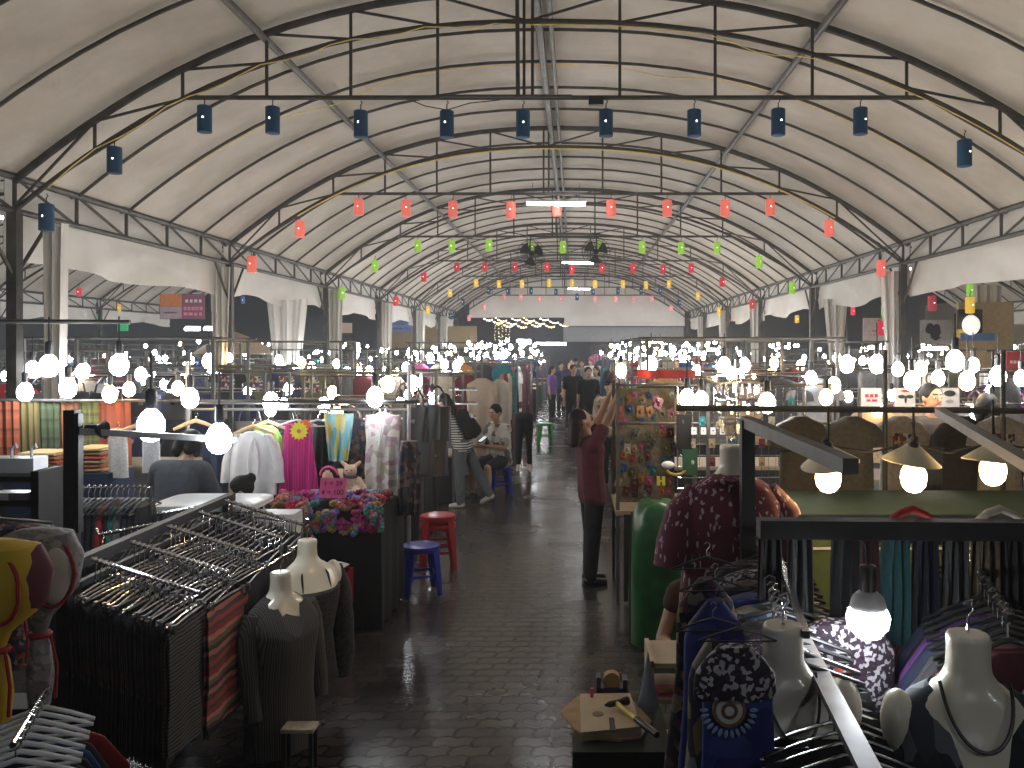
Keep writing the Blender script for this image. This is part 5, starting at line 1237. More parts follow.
# chrome keyring stand
ks = thing('keyring_stand', 'chrome keyring stand with many arms behind the burgundy tee', 'display stand', at(738,470,6.6)); p = at(738,0,6.6); x0 = p.x
MB().tube([(x0,6.6,1.0),(x0,6.6,2.0)], .012, 8).build('pole', CHROME, ks); MB().lathe([(.14,1.0),(.14,1.015),(.02,1.03)], 20, Matrix.Translation((x0,6.6,0))).build('base', CHROME, ks)
for j, z in enumerate((1.95,1.8,1.65)):
    for k_ in range(8):
        a = 2*PI*k_/8+j*.3; d = V((math.cos(a),math.sin(a),0)); MB().tube([V((x0,6.6,z)),V((x0,6.6,z))+d*.17,V((x0,6.6,z+.02))+d*.19], .004, 5).build('arm', CHROME, ks)
        mb = MB().tube([V((x0,6.6,z-.005))+d*.16+V((.012*math.cos(b_),0,-.014+.012*math.sin(b_))) for b_ in [2*PI*q_/10 for q_ in range(10)]], .002, 4, closed=True); mb.box(V((x0,6.6,z-.065))+d*.16,(.022,.006,.075)); 
        mb.build('keyring', [CHROME], None, label=f'metal keyring, {nth(k_+1)} on the {("top","middle","lower")[j]} arms of the chrome stand', cat='keyring', group='keyrings on the chrome stand')
MB().box((x0,6.6,.5),(.4,.4,1.0)).build('stand_plinth', BLACKC, None, False, 'black draped plinth under the chrome keyring stand', 'plinth')

# green tarpaulin bundle
gt = MB(); rg = []
for z, sx_, sy in ((0,.20,.24),(.02,.21,.25),(.3,.205,.25),(.6,.20,.245),(.85,.19,.23),(.97,.165,.2),(1.02,.12,.15),(1.035,.05,.06)):
    rg.append([V((.62+sx_*math.copysign(abs(math.cos(a))**.6,math.cos(a))*(1+.035*math.sin(6*a+7*z)), 6.45+sy*math.copysign(abs(math.sin(a))**.6,math.sin(a))*(1+.035*math.sin(5*a-6*z)), z+.02*math.sin(3*a)*min(1,z))) for a in [2*PI*i/48 for i in range(48)]])
gt.loft(rg); gtt = thing('tarpaulin_bundle', 'tall bundle wrapped in dark green plastic sheet before the jewellery stall', 'bundle', (.62,6.45,0))
gt.build('green_sheet', mat('green_tarp',(.012,.10,.03),.35,0,.3,9,.5), gtt)
MB().tube([(.415,6.23,1.0),(.405,6.21,.7),(.40,6.2,.3),(.40,6.2,.01)], .006, 6).build('edge_seam', BLACKP, gtt)

# tool table at the bottom of the picture
tz = .74
tt = thing('tool_stand', 'dark box stand with tools on torn brown paper at the foot of the picture', 'stand', (.16,3.25,0))
MB().box((.17,3.28,tz-.25),(.36,.42,.5)).build('box', mat('dark_olive_box',(.03,.035,.025),.7), tt, smooth=False)
for a in (-1,1):
    for b_ in (-1,1): MB().box((.17+a*.15,3.28+b_*.18,(tz-.5)/2),(.04,.04,tz-.5)).build('leg', BLACKM, tt, smooth=False)
KRAFT = mat('torn_brown_paper',(.46,.30,.15),.8,0,.15,20); PALEW = mat('pale_plank',(.62,.48,.30),.6,0,.1,12)
def onz(pts, z): return [atz(x,y,z) for x,y in pts]
MB().poly(onz([(560,712),(578,697),(612,694),(632,700),(652,722),(641,738),(618,741),(588,738),(574,729)], tz+.006), .008, (0,0,1)).build('brown_paper', KRAFT, None, False, 'torn brown paper spread over the dark box stand', 'paper')
bd = thing('wooden_block', 'pale square block with a burn mark and small black label on brown paper', 'block', atz(608,720,tz+.01))
MB().poly(onz([(580,698),(630,697),(641,731),(581,737)], tz+.028), .034, (0,0,1)).build('block', PALEW, bd, smooth=False)
MB().lathe([(.022,0),(.022,.002),(.001,.0025)], 18, Matrix.Translation(atz(598,714,tz+.0455))).build('burn_mark', mat('scorched_wood',(.28,.17,.08),.8), bd)
MB().poly(onz([(609,718),(614,718),(616,731),(610,731)], tz+.047), .004, (0,0,1)).build('black_label', BLACKP, bd, smooth=False)
hm = thing('hammer', 'hammer with yellow handle and black grip resting on the pale block', 'hammer', atz(630,715,tz+.06)); YH = mat('yellow_handle',(.72,.55,.03),.4)
a = atz(616,703,tz+.07); b_ = atz(636,719,tz+.07); c = atz(657,735,tz+.07)
MB().tube([a,b_],.010,10).build('handle', YH, hm); MB().tube([b_,(b_+c)/2,c],[.012,.014,.012],10).build('grip', BLACKP, hm)
d = (c-a).normalized(); n_ = V((-d.y,d.x,0)); MB().tube([a+n_*.055,a+n_*.045,a+n_*.02,a-n_*.03,a-n_*.05],[.016,.017,.012,.012,.003],12).build('head', mat('hammer_steel',(.05,.05,.055),.4,.7), hm)
td = thing('tape_dispenser', 'dark blue tape dispenser standing behind the pale block', 'tape dispenser', atz(612,700,tz+.01)); p = atz(612,697,tz+.01)
NV = mat('dark_blue_plastic',(.015,.025,.07),.35)
MB().box(p+V((0,.03,.018)),(.13,.06,.035)).build('base', NV, td); MB().box(p+V((-.055,.03,.05)),(.02,.06,.06)).build('cutter', NV, td); MB().box(p+V((.055,.03,.045)),(.02,.06,.05)).build('end_plate', NV, td)
MB().lathe([(.018,-.02),(.036,-.02),(.036,.02),(.018,.02)], 22, Matrix.Translation(p+V((0,.03,.06))) @ Matrix.Rotation(PI/2,4,'X')).build('tape_roll', KRAFT, td)
MB().tube([atz(592,697,tz+.05),atz(592,697,tz+.05)+V((0,.0,.035))], .008, 10).build('marker_cap', mat('pink_plastic',(.7,.05,.2),.4), None, label='pink marker standing at the corner of the pale block', cat='marker')
# pale plastic cone and little open shelf
p = at(648,648,3.45); MB().loft([[V((p.x+k*.085*math.cos(a)*(1+.18*math.sin(4*a)), 3.45+k*.07*math.sin(a), p.z-.42*k**.8)) for a in [2*PI*i/28 for i in range(28)]] for k in (.02,.3,.6,.9,1.0)]).build('folded_sheet', mat('grey_blue_sheet',(.30,.36,.42),.5,0,.15,8), None, label='grey-blue plastic sheet bunched into a cone beside the tool stand', cat='sheet')
os_ = thing('small_wooden_shelf', 'small wooden shelf with a pink paper under the bare arm', 'shelf', (.40,3.95,0))
for z in (.35,.62,.78): MB().box((.46,3.95,z),(.24,.3,.02)).build('board', PALEW, os_, smooth=False)
for x in (.345,.575): MB().box((x,3.95,.40),(.02,.3,.8)).build('side_panel', PALEW, os_, smooth=False)
MB().box((.43,3.88,.635),(.15,.12,.012)).build('paper_pad', PINKC, None, False, 'pink paper pad on the small wooden shelf', 'paper')
MB().tube([(.38,3.84,.65),(.48,3.86,.65)], .008, 8).build('pencil', YH, None, label='yellow pencil lying on the pink paper pad', cat='pencil')

# bulbs of this side
for P, px, py, D, lab, s_ in [(BY,687,399,7.0,'warm bulb over the chrome grid, first of the pair',1.2),(BW,701,401,7.0,'white bulb over the chrome grid, second of the pair',1.2),(BW,767,404,6.2,'white bulb behind the steel post',1.2),(BY,826,398,7.2,'warm bulb above the first cone lampshade',1.09),(BW,834,386,8.0,'white bulb above and behind the first cone lampshade',1.2),(BW,847,365,8.2,'large white bulb before the slim white drape',1.33),(BW,877,365,8.0,'large white bulb before the white notice banner',1.40),(BW,898,370,8.2,'white bulb beside the notice banner',1.09),(BY,912,382,7.6,'warm bulb above the middle cone lampshade',1.40),(BW,938,379,8.0,'white bulb in front of the numbers sign',1.17),(BY,921,369,8.4,'warm bulb beside the numbers sign',1.17),(BW,955,362,7.4,'very wide white bulb in front of the grey banner',1.48),(BW,973,366,8.3,'white bulb to the side of the very wide one',1.17),(BY,967,382,7.8,'warm bulb over the dark haired woman',1.40),(BW,998,377,7.6,'white bulb above the last cone lampshade',1.40),(BY,1021,379,7.8,'warm bulb cut by the picture edge',1.17),(BY,621,371,9.0,'warm bulb by the raised hands of the woman in burgundy',1.17),(BW,744,366,10.5,'white bulb in the bright group behind the burgundy tee',1.48),(BW,738,378,10.0,'lower white bulb in the bright group behind the burgundy tee',1.48)]:
    hb(P, px, py, D, lab, s_)
# far signs on this side
def sign(px0, py0, px1, py1, D, m, lab, name='banner', th=.03, marks=None):
    a, b_ = at(px0,py0,D), at(px1,py1,D); c = (a+b_)/2; w, h = abs(b_.x-a.x), abs(b_.z-a.z)
    t = thing(name, lab, name.split('_')[-1], (c.x,c.y,c.z-h/2)); MB().box(c,(w,th,h)).build('panel', m, t, smooth=False)
    for mk in (marks or []): mk(t, c, w, h)
    return t
def strokes(fx, fz, n, m, wd=.6, hh=.06, seed=1):
    def f(t, c, w, h):
        rr = random.Random(seed); x = c.x+(fx-.5)*w; z = c.z+(fz-.5)*h; mb = MB()
        k = 0
        while k < n: l = w*wd/n*rr.uniform(.5,.85); mb.box((x+w*wd*(k+.5)/n, c.y-.02, z),(l,.01,h*hh)); k += 1
        mb.build('lettering', m, t, smooth=False)
    return f
def words_(s, size, fx, fz, m):
    def f(t, c, w, h):
        q = text_mb(s, size); q.xf(Matrix.Translation((c.x+(fx-.5)*w, c.y-.022, c.z+(fz-.5)*h))); q.build('lettering', m, t, smooth=False)
    return f
def blob(fx, fz, rx, rz, m, nm='emblem'):
    def f(t, c, w, h): MB().lathe([(.001,-.008),(1,-.006),(1,.006),(.001,.008)], 20, Matrix.Translation((c.x+(fx-.5)*w, c.y-.02, c.z+(fz-.5)*h)) @ Matrix.Rotation(PI/2,4,'X') @ Matrix.Diagonal((rx*w,rz*h,1,1))).build(nm, m, t)
    return f
PAPER = mat('white_banner_vinyl',(.62,.60,.57),.6); INKR = mat('red_ink',(.5,.03,.04),.6); GREYV = mat('grey_banner_vinyl',(.36,.35,.33),.7)
sign(863,318,906,342,17.5,PAPER,'white notice banner with a red emblem beyond the eave','banner',.02,[blob(.36,.78,.05,.16,INKR),strokes(.2,.46,5,INKR,.32,.05,3),strokes(.14,.30,6,INKR,.45,.03,4),strokes(.62,.74,3,GREYV,.3,.025,5),strokes(.60,.6,3,GREYV,.3,.025,6)])
bd_ = [blob(.4+.13*math.cos(k*2.4),.5+.2*math.sin(k*1.7),.11,.17,INK,'stencil_mark') for k in range(6)]+[strokes(.3,.28-.04*k,4,INK,.35,.03,k) for k in range(2)]
sign(920,320,952,344,17.0,GREYV,'grey banner with a black stencilled emblem next to the notice banner','banner',.02,bd_)
g = thing('globe_sign', 'lit white round lamp sign in a black frame on the tan wall', 'sign', at(971,330,16)); q0 = at(971,325,16)
MB().lathe([(.001,-.08),(.15,-.05),(.165,.0),(.15,.05),(.001,.08)], 28, Matrix.Translation(q0) @ Matrix.Rotation(PI/2,4,'X') @ Matrix.Diagonal((1,1.15,1,1))).build('globe', emat('globe_glow',(1,.97,.85),.8), g)
MB().box(q0+V((.03,.12,.02)),(.46,.06,.56)).build('black_frame', BLACKP, g, smooth=False)
MB().box(q0+V((-.16,.075,-.17)),(.14,.03,.18)).build('yellow_corner', mat('yellow_vinyl',(.75,.5,.05),.6), g, smooth=False)
MB().box(at(974,337,16.2),(.65,.3,.14)).build('blue_shelf', mat('blue_board',(.06,.14,.3),.6), None, False, 'blue ledge under the lit round lamp sign', 'ledge')
MB().box(at(985,335,16.9),(1.1,.1,1.3)).build('tan_board', mat('tan_board',(.55,.42,.22),.7), None, False, 'tan board behind the lit round lamp sign', 'board')
sign(917,373,942,386,9.15,PAPER,'white price sign reading 100 in dark digits among the bulbs','sign',.02,[words_('100',.17,.45,.5,INK)])
FACEB = mat('black_print',(.03,.03,.03),.7)
for i, (px, lab) in enumerate([(871,'white print poster with red strokes hung behind the first lampshade'),(905,'white print poster of a dark moustache shape beside the seller'),(949,'white print poster of a black cap shape on the far side of the seller')]):
    mk = [[strokes(.15,.6,3,INKR,.7,.18,9),strokes(.2,.35,2,INKR,.6,.12,8)],[blob(.3,.55,.18,.10,FACEB,'print'),blob(.7,.55,.18,.10,FACEB,'print'),blob(.5,.4,.05,.2,FACEB,'print'),blob(.5,.85,.22,.06,INKR,'print')],[blob(.5,.72,.28,.16,FACEB,'print'),blob(.5,.3,.2,.1,GREYV,'print')]][i]
    sign(px-10,388,px+10,407,9.2,PAPER,lab,'print_poster',.015,mk)
sign(1006,352,1030,370,15,mat('red_signboard',(.35,.03,.04),.6),'dark red signboard with small white strokes at the picture edge','signboard',.05,[strokes(.12,.45,4,PAPER,.6,.16,2)])
for px0, px1, y, D, lab in [(868,892,348,20,'first white tube lamp under the notice banner'),(921,948,349,20,'second white tube lamp under the grey banner')]:
    a, b_ = at(px0,y,D), at(px1,y,D); tl_ = thing('tube_light', lab, 'lamp', a); MB().tube([a,b_],.035,8).build('tube', TUBE, tl_); MB().box((a+b_)/2+V((0,.03,.05)),((b_-a).length,.05,.03)).build('fitting', WHITEP, tl_, smooth=False)
# far signs on the textile side
sign(160,294,205,319,26,mat('banner_purple',(.20,.06,.10),.7),'orange and purple banner hung in the neighbouring tent','banner',.03,[lambda t,c,w,h: MB().box((c.x-.25*w,c.y-.02,c.z+.25*h),(.48*w,.01,.5*h)).build('orange_field', mat('orange_vinyl',(.50,.16,.05),.7), t, smooth=False), lambda t,c,w,h: MB().box((c.x-.25*w,c.y-.02,c.z-.25*h),(.48*w,.01,.48*h)).build('grey_field', mat('mauve_vinyl',(.34,.25,.27),.7), t, smooth=False), strokes(.55,.72,4,PAPER,.4,.12,4), strokes(.52,.42,5,mat('pink_ink2',(.6,.2,.28),.7),.44,.14,5), strokes(.52,.2,4,bpy.data.materials['pink_ink2'],.44,.12,6), strokes(.1,.25,3,PAPER,.3,.06,7)])
GSG = emat('green_sign_glow',(.05,.55,.22),.5,(.03,.4,.15))
sign(85,314,100,320,36,GSG,'small lit green sign, first behind the high pole','sign',.1,[strokes(.2,.5,3,PAPER,.6,.3,1)]); sign(118,316,128,331,36,GSG,'taller lit green sign, second behind the high pole','sign',.1,[blob(.5,.5,.15,.15,PAPER,'pictogram')])
sign(297,318,324,340,24,mat('black_fascia',(.02,.022,.026),.6),'black fascia sign with grey capital letters past the loose drape','sign',.05,[words_('TAN',.20,.62,.33,GREYV)])
sign(335,323,352,333,30,mat('peach_vinyl',(.50,.36,.28),.7),'small peach poster past the coral lantern column','poster',.04,[blob(.25,.4,.12,.2,INKR)])
sign(384,321,412,332,34,mat('blue_fascia',(.10,.16,.35),.6),'blue fascia board with pale stripe near the far columns','sign',.05,[strokes(.05,.7,3,PAPER,.9,.12,3),strokes(.05,.35,4,INKR,.9,.1,5)])
MB().box(at(432,337,40),(4.2,.2,1.0)).build('brown_shutter', mat('brown_shutter_paint',(.25,.17,.08),.7), None, False, 'brown shop shutter beyond the far textile side columns', 'shutter')
# buff market umbrella beyond the coral column
um = thing('market_umbrella', 'large buff market umbrella in the neighbouring tent behind the coral lantern column', 'umbrella', (at(235,0,22).x,22,0)); ux = at(235,0,22).x
rg = []
for k in (0.02,.35,.7,1.0): rg.append([V((ux+1.05*k*math.cos(a)*(1-.04*abs(math.sin(4*a))), 22+1.05*k*math.sin(a), 2.62-.55*k**1.3)) for a in [2*PI*i/48 for i in range(48)]])
rg2 = [[p-V((0,0,.02)) for p in r] for r in rg[::-1]]
MB().loft(rg+rg2, cap=True).build('canopy', mat('buff_canvas',(.50,.38,.26),.8), um); MB().tube([(ux,22,0),(ux,22,2.65)], .02, 8).build('pole', STEEL2, um); MB().lathe([(.25,0),(.25,.06),(.05,.1)],20,Matrix.Translation((ux,22,0))).build('base', BLACKP, um)
for k in range(8): a = 2*PI*k/8; MB().tube([(ux,22,2.56),(ux+1.0*math.cos(a),22+1.0*math.sin(a),2.06)], .008, 5).build('rib', STEEL2, um)
# end of the hall: strings of warm lights, light curtain, shop tubes
for k in range(5):
    y = 44.5+.8*k; pts = []
    for i in range(25):
        u = i/24; x0, x1 = at(482+14*k,0,y).x, at(512+14*k,0,y).x; pts.append(V((x0+(x1-x0)*u, y, at(0,316+(k%2),y).z - .50*u - .10*math.sin(PI*((u*3)%1)))))
    fs = thing('fairy_light_string', f'warm fairy light string, {nth(k+1)} strand in the dark opening of the end wall', 'light string', pts[0])
    MB().tube(pts, .008, 5).build('flex', WIRE, fs)
    mb = MB()
    for i in range(0, len(pts), 2): mb.ball(pts[i]-V((0,0,.04)), .042, 6, 4)
    o = mb.build('bulbs', emat(f'fairy_glow_{k}', [(1,.72,.35),(1,.8,.5),(1,.65,.3)][k%3], 9), fs); o['kind'] = 'stuff'
lc = thing('light_curtain', 'curtain of tiny warm lights hanging in the dark end opening', 'light curtain', at(502,340,46)); mb = MB(); fl = MB()
for i in range(5):
    xx = at(495+3.6*i,0,46).x; fl.tube([(xx,46,at(0,322,46).z),(xx,46,at(0,342,46).z)], .006, 4)
    for j in range(7): mb.ball((xx+R.uniform(-.03,.03),46,at(0,323+2.8*j+R.uniform(-.8,.8),46).z), .024, 5, 4)
fl.build('strands', WIRE, lc); o = mb.build('lights', emat('curtain_glow',(1,.74,.36),3), lc); o['kind'] = 'stuff'
for px0, px1, y, D, lab in [(517,531,341,50,'first shop tube lamp far behind the end opening'),(536,566,344,49,'long shop tube lamp far behind the end opening'),(690,722,350,46,'shop tube lamp behind the far lampshade-side columns'),(185,200,329,34,'pale tube lamp left of the buff umbrella' if False else 'pale tube lamp beside the buff umbrella'),(204,218,329,34,'second pale tube lamp beside the buff umbrella')]:
    a, b_ = at(px0,y,D), at(px1,y,D); tl_ = thing('tube_light', lab, 'lamp', a); MB().tube([a,b_],.06,8).build('tube', TUBE, tl_); MB().box((a+b_)/2+V((0,.06,.09)),((b_-a).length,.08,.06)).build('fitting', WHITEP, tl_, smooth=False)

# unseen lamp pole and bulbs added to light the front garments
MB().tube([(-3.4,.2,2.62),(3.4,.2,2.62)], .018, 8).build('added_lamp_pole', STEEL2, None, label='lamp pole across the aisle mouth in front of the first stalls', cat='pole')
for x in (-3.4,3.4): MB().tube([(x,.2,0),(x,.2,2.62)], .02, 8).build('pole_upright', STEEL2, None, label=f'upright of the lamp pole on the {("textile side","lampshade side")[x>0]}', cat='pole')
for i, x in enumerate((-2.6,-1.3,1.2,2.5)):
    BW.place((x,.2,2.40), 0, f'added white bulb on the unseen lamp pole, {nth(i+1)} from the textile side', scale=1.1)
    MB().tube([(x,.2,2.59),(x,.2,2.62)], .006, 6).build('cord_tie', WIRE, None, label=f'cord tie of the {nth(i+1)} bulb on the lamp pole over the aisle mouth', cat='cord')

# beyond the three hundred bulbs built one by one, the glittering mass of small ones at the far end
def far_mass(glow, n, seed, lab):
    rr = random.Random(seed); mb = MB()
    for i in range(n):
        D = rr.uniform(21, 43)
        x = rr.choice((rr.uniform(-5.6,-1.2), rr.uniform(-5.6,-1.2), rr.uniform(.9,5.4), rr.uniform(.9,5.4), rr.uniform(-15,-6.4), rr.uniform(6.1,14)))
        z = rr.uniform(1.9, 2.4); r = .055
        mb.lathe([(.012,z-.06),(.05,z-.03),(r,z),(.045,z+.035),(.02,z+.07)], 8, Matrix.Translation((x,D,0)))
        mb.tube([(x,D,z+.06),(x,D,z+.2)], .008, 4, mi=1)
    o = mb.build('far_bulbs', [glow, WIRE], None, label=lab, cat='bulbs', kind='stuff')
far_mass(GLOW_W, 190, 3, 'glittering mass of small white bulbs over the far stalls')
far_mass(GLOW_Y, 30, 4, 'scattered small warm bulbs among the white mass over the far stalls')
# ================================================================== people
def frame(up, fwd):
    u = V(up).normalized(); f = V(fwd); f = (f - u*f.dot(u)).normalized(); x = f.cross(u)
    return Matrix((x, f, u)).transposed()      # columns: side, forward, up
DEF_LEG = ((0,-.02,-1),(0,.02,-1))
def person(label, loc, rz, H, spine=(0,0,1), legs=(DEF_LEG,DEF_LEG), arms=(((.12,0,-1),(.05,-.15,-1)),((-.12,0,-1),(-.05,-.15,-1))), head_up=(0,0,1), face=(0,-1,0), skin=None,
           shirt=None, sleeve=.55, trouser=None, tlen=1.0, shoes=None, hair='short', hairm=None, vox=.010, seat=None, grip=(.35,.35), cap=None, hem=-.04, body_h=None, mask=False):
    skin = skin or SKIN; hairm = hairm or HAIR; shoes = shoes or BLACKP
    t = thing('person', label, 'person', loc, rz); M = wmat(t); S = H
    sp = V(spine).normalized(); thigh, shin, L = .245*S, .24*S, .30*S
    l0 = legs[0]; hz = -(V(l0[0]).normalized().z*thigh + V(l0[1]).normalized().z*shin) + .045*S
    if seat is not None: hz = seat + .055*S
    hip = V((0,0,hz)); X = V((1,0,0)); fw = V((0,-1,0)); fwd = (fw - sp*fw.dot(sp)).normalized()
    T = lambda x, q, y=0: hip + sp*(L*q) + X*(x*S) + fwd*(y*S)
    body, top, low, shoe = MB(), MB(), MB(), []
    # trunk
    def trunk(mb, g):
        for x in (-.045, 0, .045):
            mb.cap(T(x,.02), T(x*.85,.45), .058*S+g, .052*S+g); mb.cap(T(x*.85,.45), T(x*1.15,.84,.008), .052*S+g, .058*S+g)
        mb.cap(T(-.098,.93), T(.098,.93), .034*S+g, .034*S+g)
    trunk(body, 0)
    nb = T(0,1.0); hu = V(head_up).normalized(); hf = V(face); hf = (hf - hu*hf.dot(hu)).normalized()
    hc = nb + sp*(.02*S) + hu*(.095*S) + hf*(.012*S)
    body.cap(T(0,.93), hc - hu*.03*S, .034*S, .030*S)
    HM = frame(hu, hf)
    def hp(x, y, z): return hc + HM @ V((x*S, y*S, z*S))
    body.ball(hp(0,-.006,.008), V((.047,.058,.062))*S, 16, 12, HM); body.ball(hp(0,.016,-.028), V((.036,.036,.038))*S, 14, 10, HM)
    body.cap(hp(0,.052,.006), hp(0,.063,-.014), .006*S, .010*S); 
    for s in (-1,1): body.ball(hp(s*.048,-.004,-.004), V((.008,.012,.018))*S, 8, 6, HM)
    body.ball(hp(0,.046,-.047), V((.018,.012,.012))*S, 8, 6, HM)
    # arms with hands
    for s, (ud, fd), g in zip((1,-1), arms, grip):
        sh = T(s*.112,.92); el = sh + V(ud).normalized()*.172*S; wr = el + V(fd).normalized()*.150*S
        body.cap(sh, el, .031*S, .024*S); body.cap(el, wr, .025*S, .016*S)
        d = V(fd).normalized(); side = d.cross(V((0,0,1)) if abs(d.z) < .85 else V((0,1,0))).normalized(); nrm = side.cross(d)
        if s < 0: side = side*1
        pm = wr + d*.030*S
        body.ball(pm, V((.023,.012,.030))*S, 12, 8, Matrix((side, nrm, d)).transposed())
        for k, ln in zip((-1.5,-.5,.5,1.5), (.036,.045,.048,.042)):
            b0 = wr + d*.050*S + side*(k*.0105*S); d1 = (d + nrm*g*.6).normalized(); d2 = (d + nrm*g*2).normalized()
            b1 = b0 + d1*ln*.55*S; b2 = b1 + d2*ln*.5*S
            body.cap(b0, b1, .0058*S, .0054*S, 8); body.cap(b1, b2, .0054*S, .0045*S, 8)
        th0 = wr + d*.018*S + side*(-.018*S); dt = (d*.7 - side*.7 + nrm*g*.5).normalized(); body.cap(th0, th0+dt*.026*S, .0075*S, .0065*S, 8); body.cap(th0+dt*.026*S, th0+dt*.030*S+d*.02*S, .0065*S, .0052*S, 8)
        if shirt is not None:
            g_ = .012*S; e = sh.lerp(el, min(1, sleeve/.55)); top.cap(T(s*.09,.90), sh, .040*S, .038*S); top.cap(sh, e, .031*S+g_, (.026 if sleeve >= .55 else .030)*S+g_)
            if sleeve > .55: top.cap(el, el.lerp(wr, (sleeve-.55)/.45), .026*S+g_*.9, .020*S+g_*.7)
    # legs with feet
    for s, (td, sd), in zip((1,-1), legs):
        hp_ = T(s*.052,.0); kn = hp_ + V(td).normalized()*thigh; an = kn + V(sd).normalized()*shin
        body.cap(hp_, kn, .050*S, .033*S); body.cap(kn, kn.lerp(an,.35), .033*S, .034*S); body.cap(kn.lerp(an,.35), an, .034*S, .020*S)
        sdv = V(sd).normalized(); fd_ = fw - sdv*fw.dot(sdv); fd_ = V((fd_.x, fd_.y, fd_.z)).normalized()
        if abs(sdv.z) > .93: fd_ = V((0,-1,-.05)).normalized()
        heel = an + V((0,0,-.018*S)) - fd_*.018*S; toe = an - V((0,0,.026*S)) + fd_*.085*S
        body.cap(heel, toe, .022*S, .015*S)
        mb = MB(); mb.cap(heel-V((0,0,.003*S)), toe, .028*S, .021*S); mb.cap(an, heel, .026*S, .027*S); shoe.append(mb)
        if trouser is not None:
            g_ = .011*S; low.cap(hp_+V((0,0,.03*S)), hp_, .060*S, .058*S); low.cap(hp_, kn if tlen >= .5 else hp_.lerp(kn,tlen*2), .052*S+g_, .036*S+g_)
            if tlen > .5: low.cap(kn, kn.lerp(an,(tlen-.5)*2*.97), .036*S+g_, .027*S+g_)
    def put(mb, nm, m, it=3, v=vox):
        q = remesh(mb, v, it); q.xf(M); return q.build(nm, m, t)
    put(body, 'body', skin, 2)
    if shirt is not None:
        trunk(top, .013*S); 
        for x in (-.05,0,.05): top.cap(T(x,.05), T(x*1.05,hem), .068*S, .070*S)
        put(top, 'shirt', shirt, 4)
    if trouser is not None:
        for x in (-.04,0,.04): low.cap(T(x,.10), T(x,-.03), .060*S, .064*S)
        put(low, 'trousers', trouser, 4)
    for mb in shoe: put(mb, 'shoe', shoes, 2)
    if hair:
        hb_ = MB(); hb_.ball(hp(0,-.014,.018), V((.054,.060,.060))*S, 16, 12, HM)
        if hair == 'long':
            for x in (-.035,0,.035): hb_.cap(hp(x,-.035,.0), hp(x*1.1,-.055,-.12), .034*S, .026*S)
        if hair == 'back':                 # hair falling straight down behind a tilted head
            a0 = hp(0,-.04,.01)
            for x in (-.03,0,.03): hb_.cap(a0+HM@V((x*S,0,0)), a0+HM@V((x*S,0,0))-V((0,0,.12*S)) - fwd*.015*S, .034*S, .022*S)
        if hair == 'bun': hb_.ball(hp(0,-.065,.045), .028*S, 12, 8)
        if hair == 'bob':
            for s in (-1,1): hb_.cap(hp(s*.048,-.01,.0), hp(s*.050,-.0,-.05), .018*S, .016*S)
            for x in (-.03,.03): hb_.cap(hp(x,-.04,0), hp(x,-.045,-.055), .03*S, .024*S)
        put(hb_, 'hair', hairm, 2)
    if cap is not None:
        cb = MB(); cb.ball(hp(0,-.008,.030), V((.056,.064,.050))*S, 16, 10, HM); put(cb, 'cap_crown', cap, 2)
        q = MB().sheet(lambda u, v: hp((u-.5)*.09*(1-.3*v), .045+.045*v*(1-.5*(2*u-1)**2), .034-.010*v), 10, 5, .006); q.xf(M); q.build('cap_brim', cap, t)
    for s in (-1,1):
        q = MB().ball(hp(s*.018,.047,.006), V((.0085,.005,.0055))*S, 10, 6, HM); q.xf(M); q.build('eye', EYEW, t)
        q = MB().ball(hp(s*.018,.0515,.006), V((.004,.003,.0042))*S, 8, 6, HM); q.xf(M); q.build('iris', BLACKP, t)
        q = MB().cap(hp(s*.009,.053,.020), hp(s*.029,.047,.021), .003*S, .0025*S, 6); q.xf(M); q.build('eyebrow', HAIR, t)
    q = MB().cap(hp(-.014,.050,-.030), hp(.014,.050,-.030), .0042*S, .0042*S, 8); q.xf(M); q.build('lips', LIPS, t)
    t['_hc'] = 0; del t['_hc']
    return t, M, T, hp
EYEW = mat('eye_white', (.7,.68,.65), .3, 0, .02); LIPS = mat('lip_tone', (.34,.12,.10), .5)
BURT = mat('burgundy_shirt_cloth', (.085,.010,.022), .85, 0, .2, 10); BLKT = mat('black_trouser_cloth', (.014,.014,.016), .9, 0, .3); DENIM = mat('grey_denim', (.10,.115,.13), .9, 0, .25, 50)
BWS = stripes('black_white_stripe', [(.60,.60,.58),(.03,.03,.035)], .034, 'Z', .85, .0); CAMO = patches('black_white_print_shirt', [(.50,.48,.44),(.06,.06,.065),(.34,.33,.30),(.10,.10,.10),(.55,.53,.50)], 13, .85)
GREYS = mat('grey_sweat_cloth', (.085,.095,.11), .9, 0, .12, 30); WSH = mat('white_shoe', (.55,.52,.48), .6)
# woman in burgundy reaching up to the board
person('woman in burgundy shirt and black trousers stretching both arms up to the olive board', (at(592,0,7.96).x,7.96,0), 1.85, 1.63, (0,.08,1), (((.0,-.05,-1),(.0,.06,-1)),((.0,.04,-1),(.0,.07,-1))),
       (((.05,-.62,.80),(-.1,-.42,.95)),((-.05,-.50,.88),(.05,-.40,.95))), (0,.50,.86), (0,-.8,.5), SKIN, BURT, .30, BLKT, 1.0, BLACKP, 'back', vox=.008, hem=-.10)
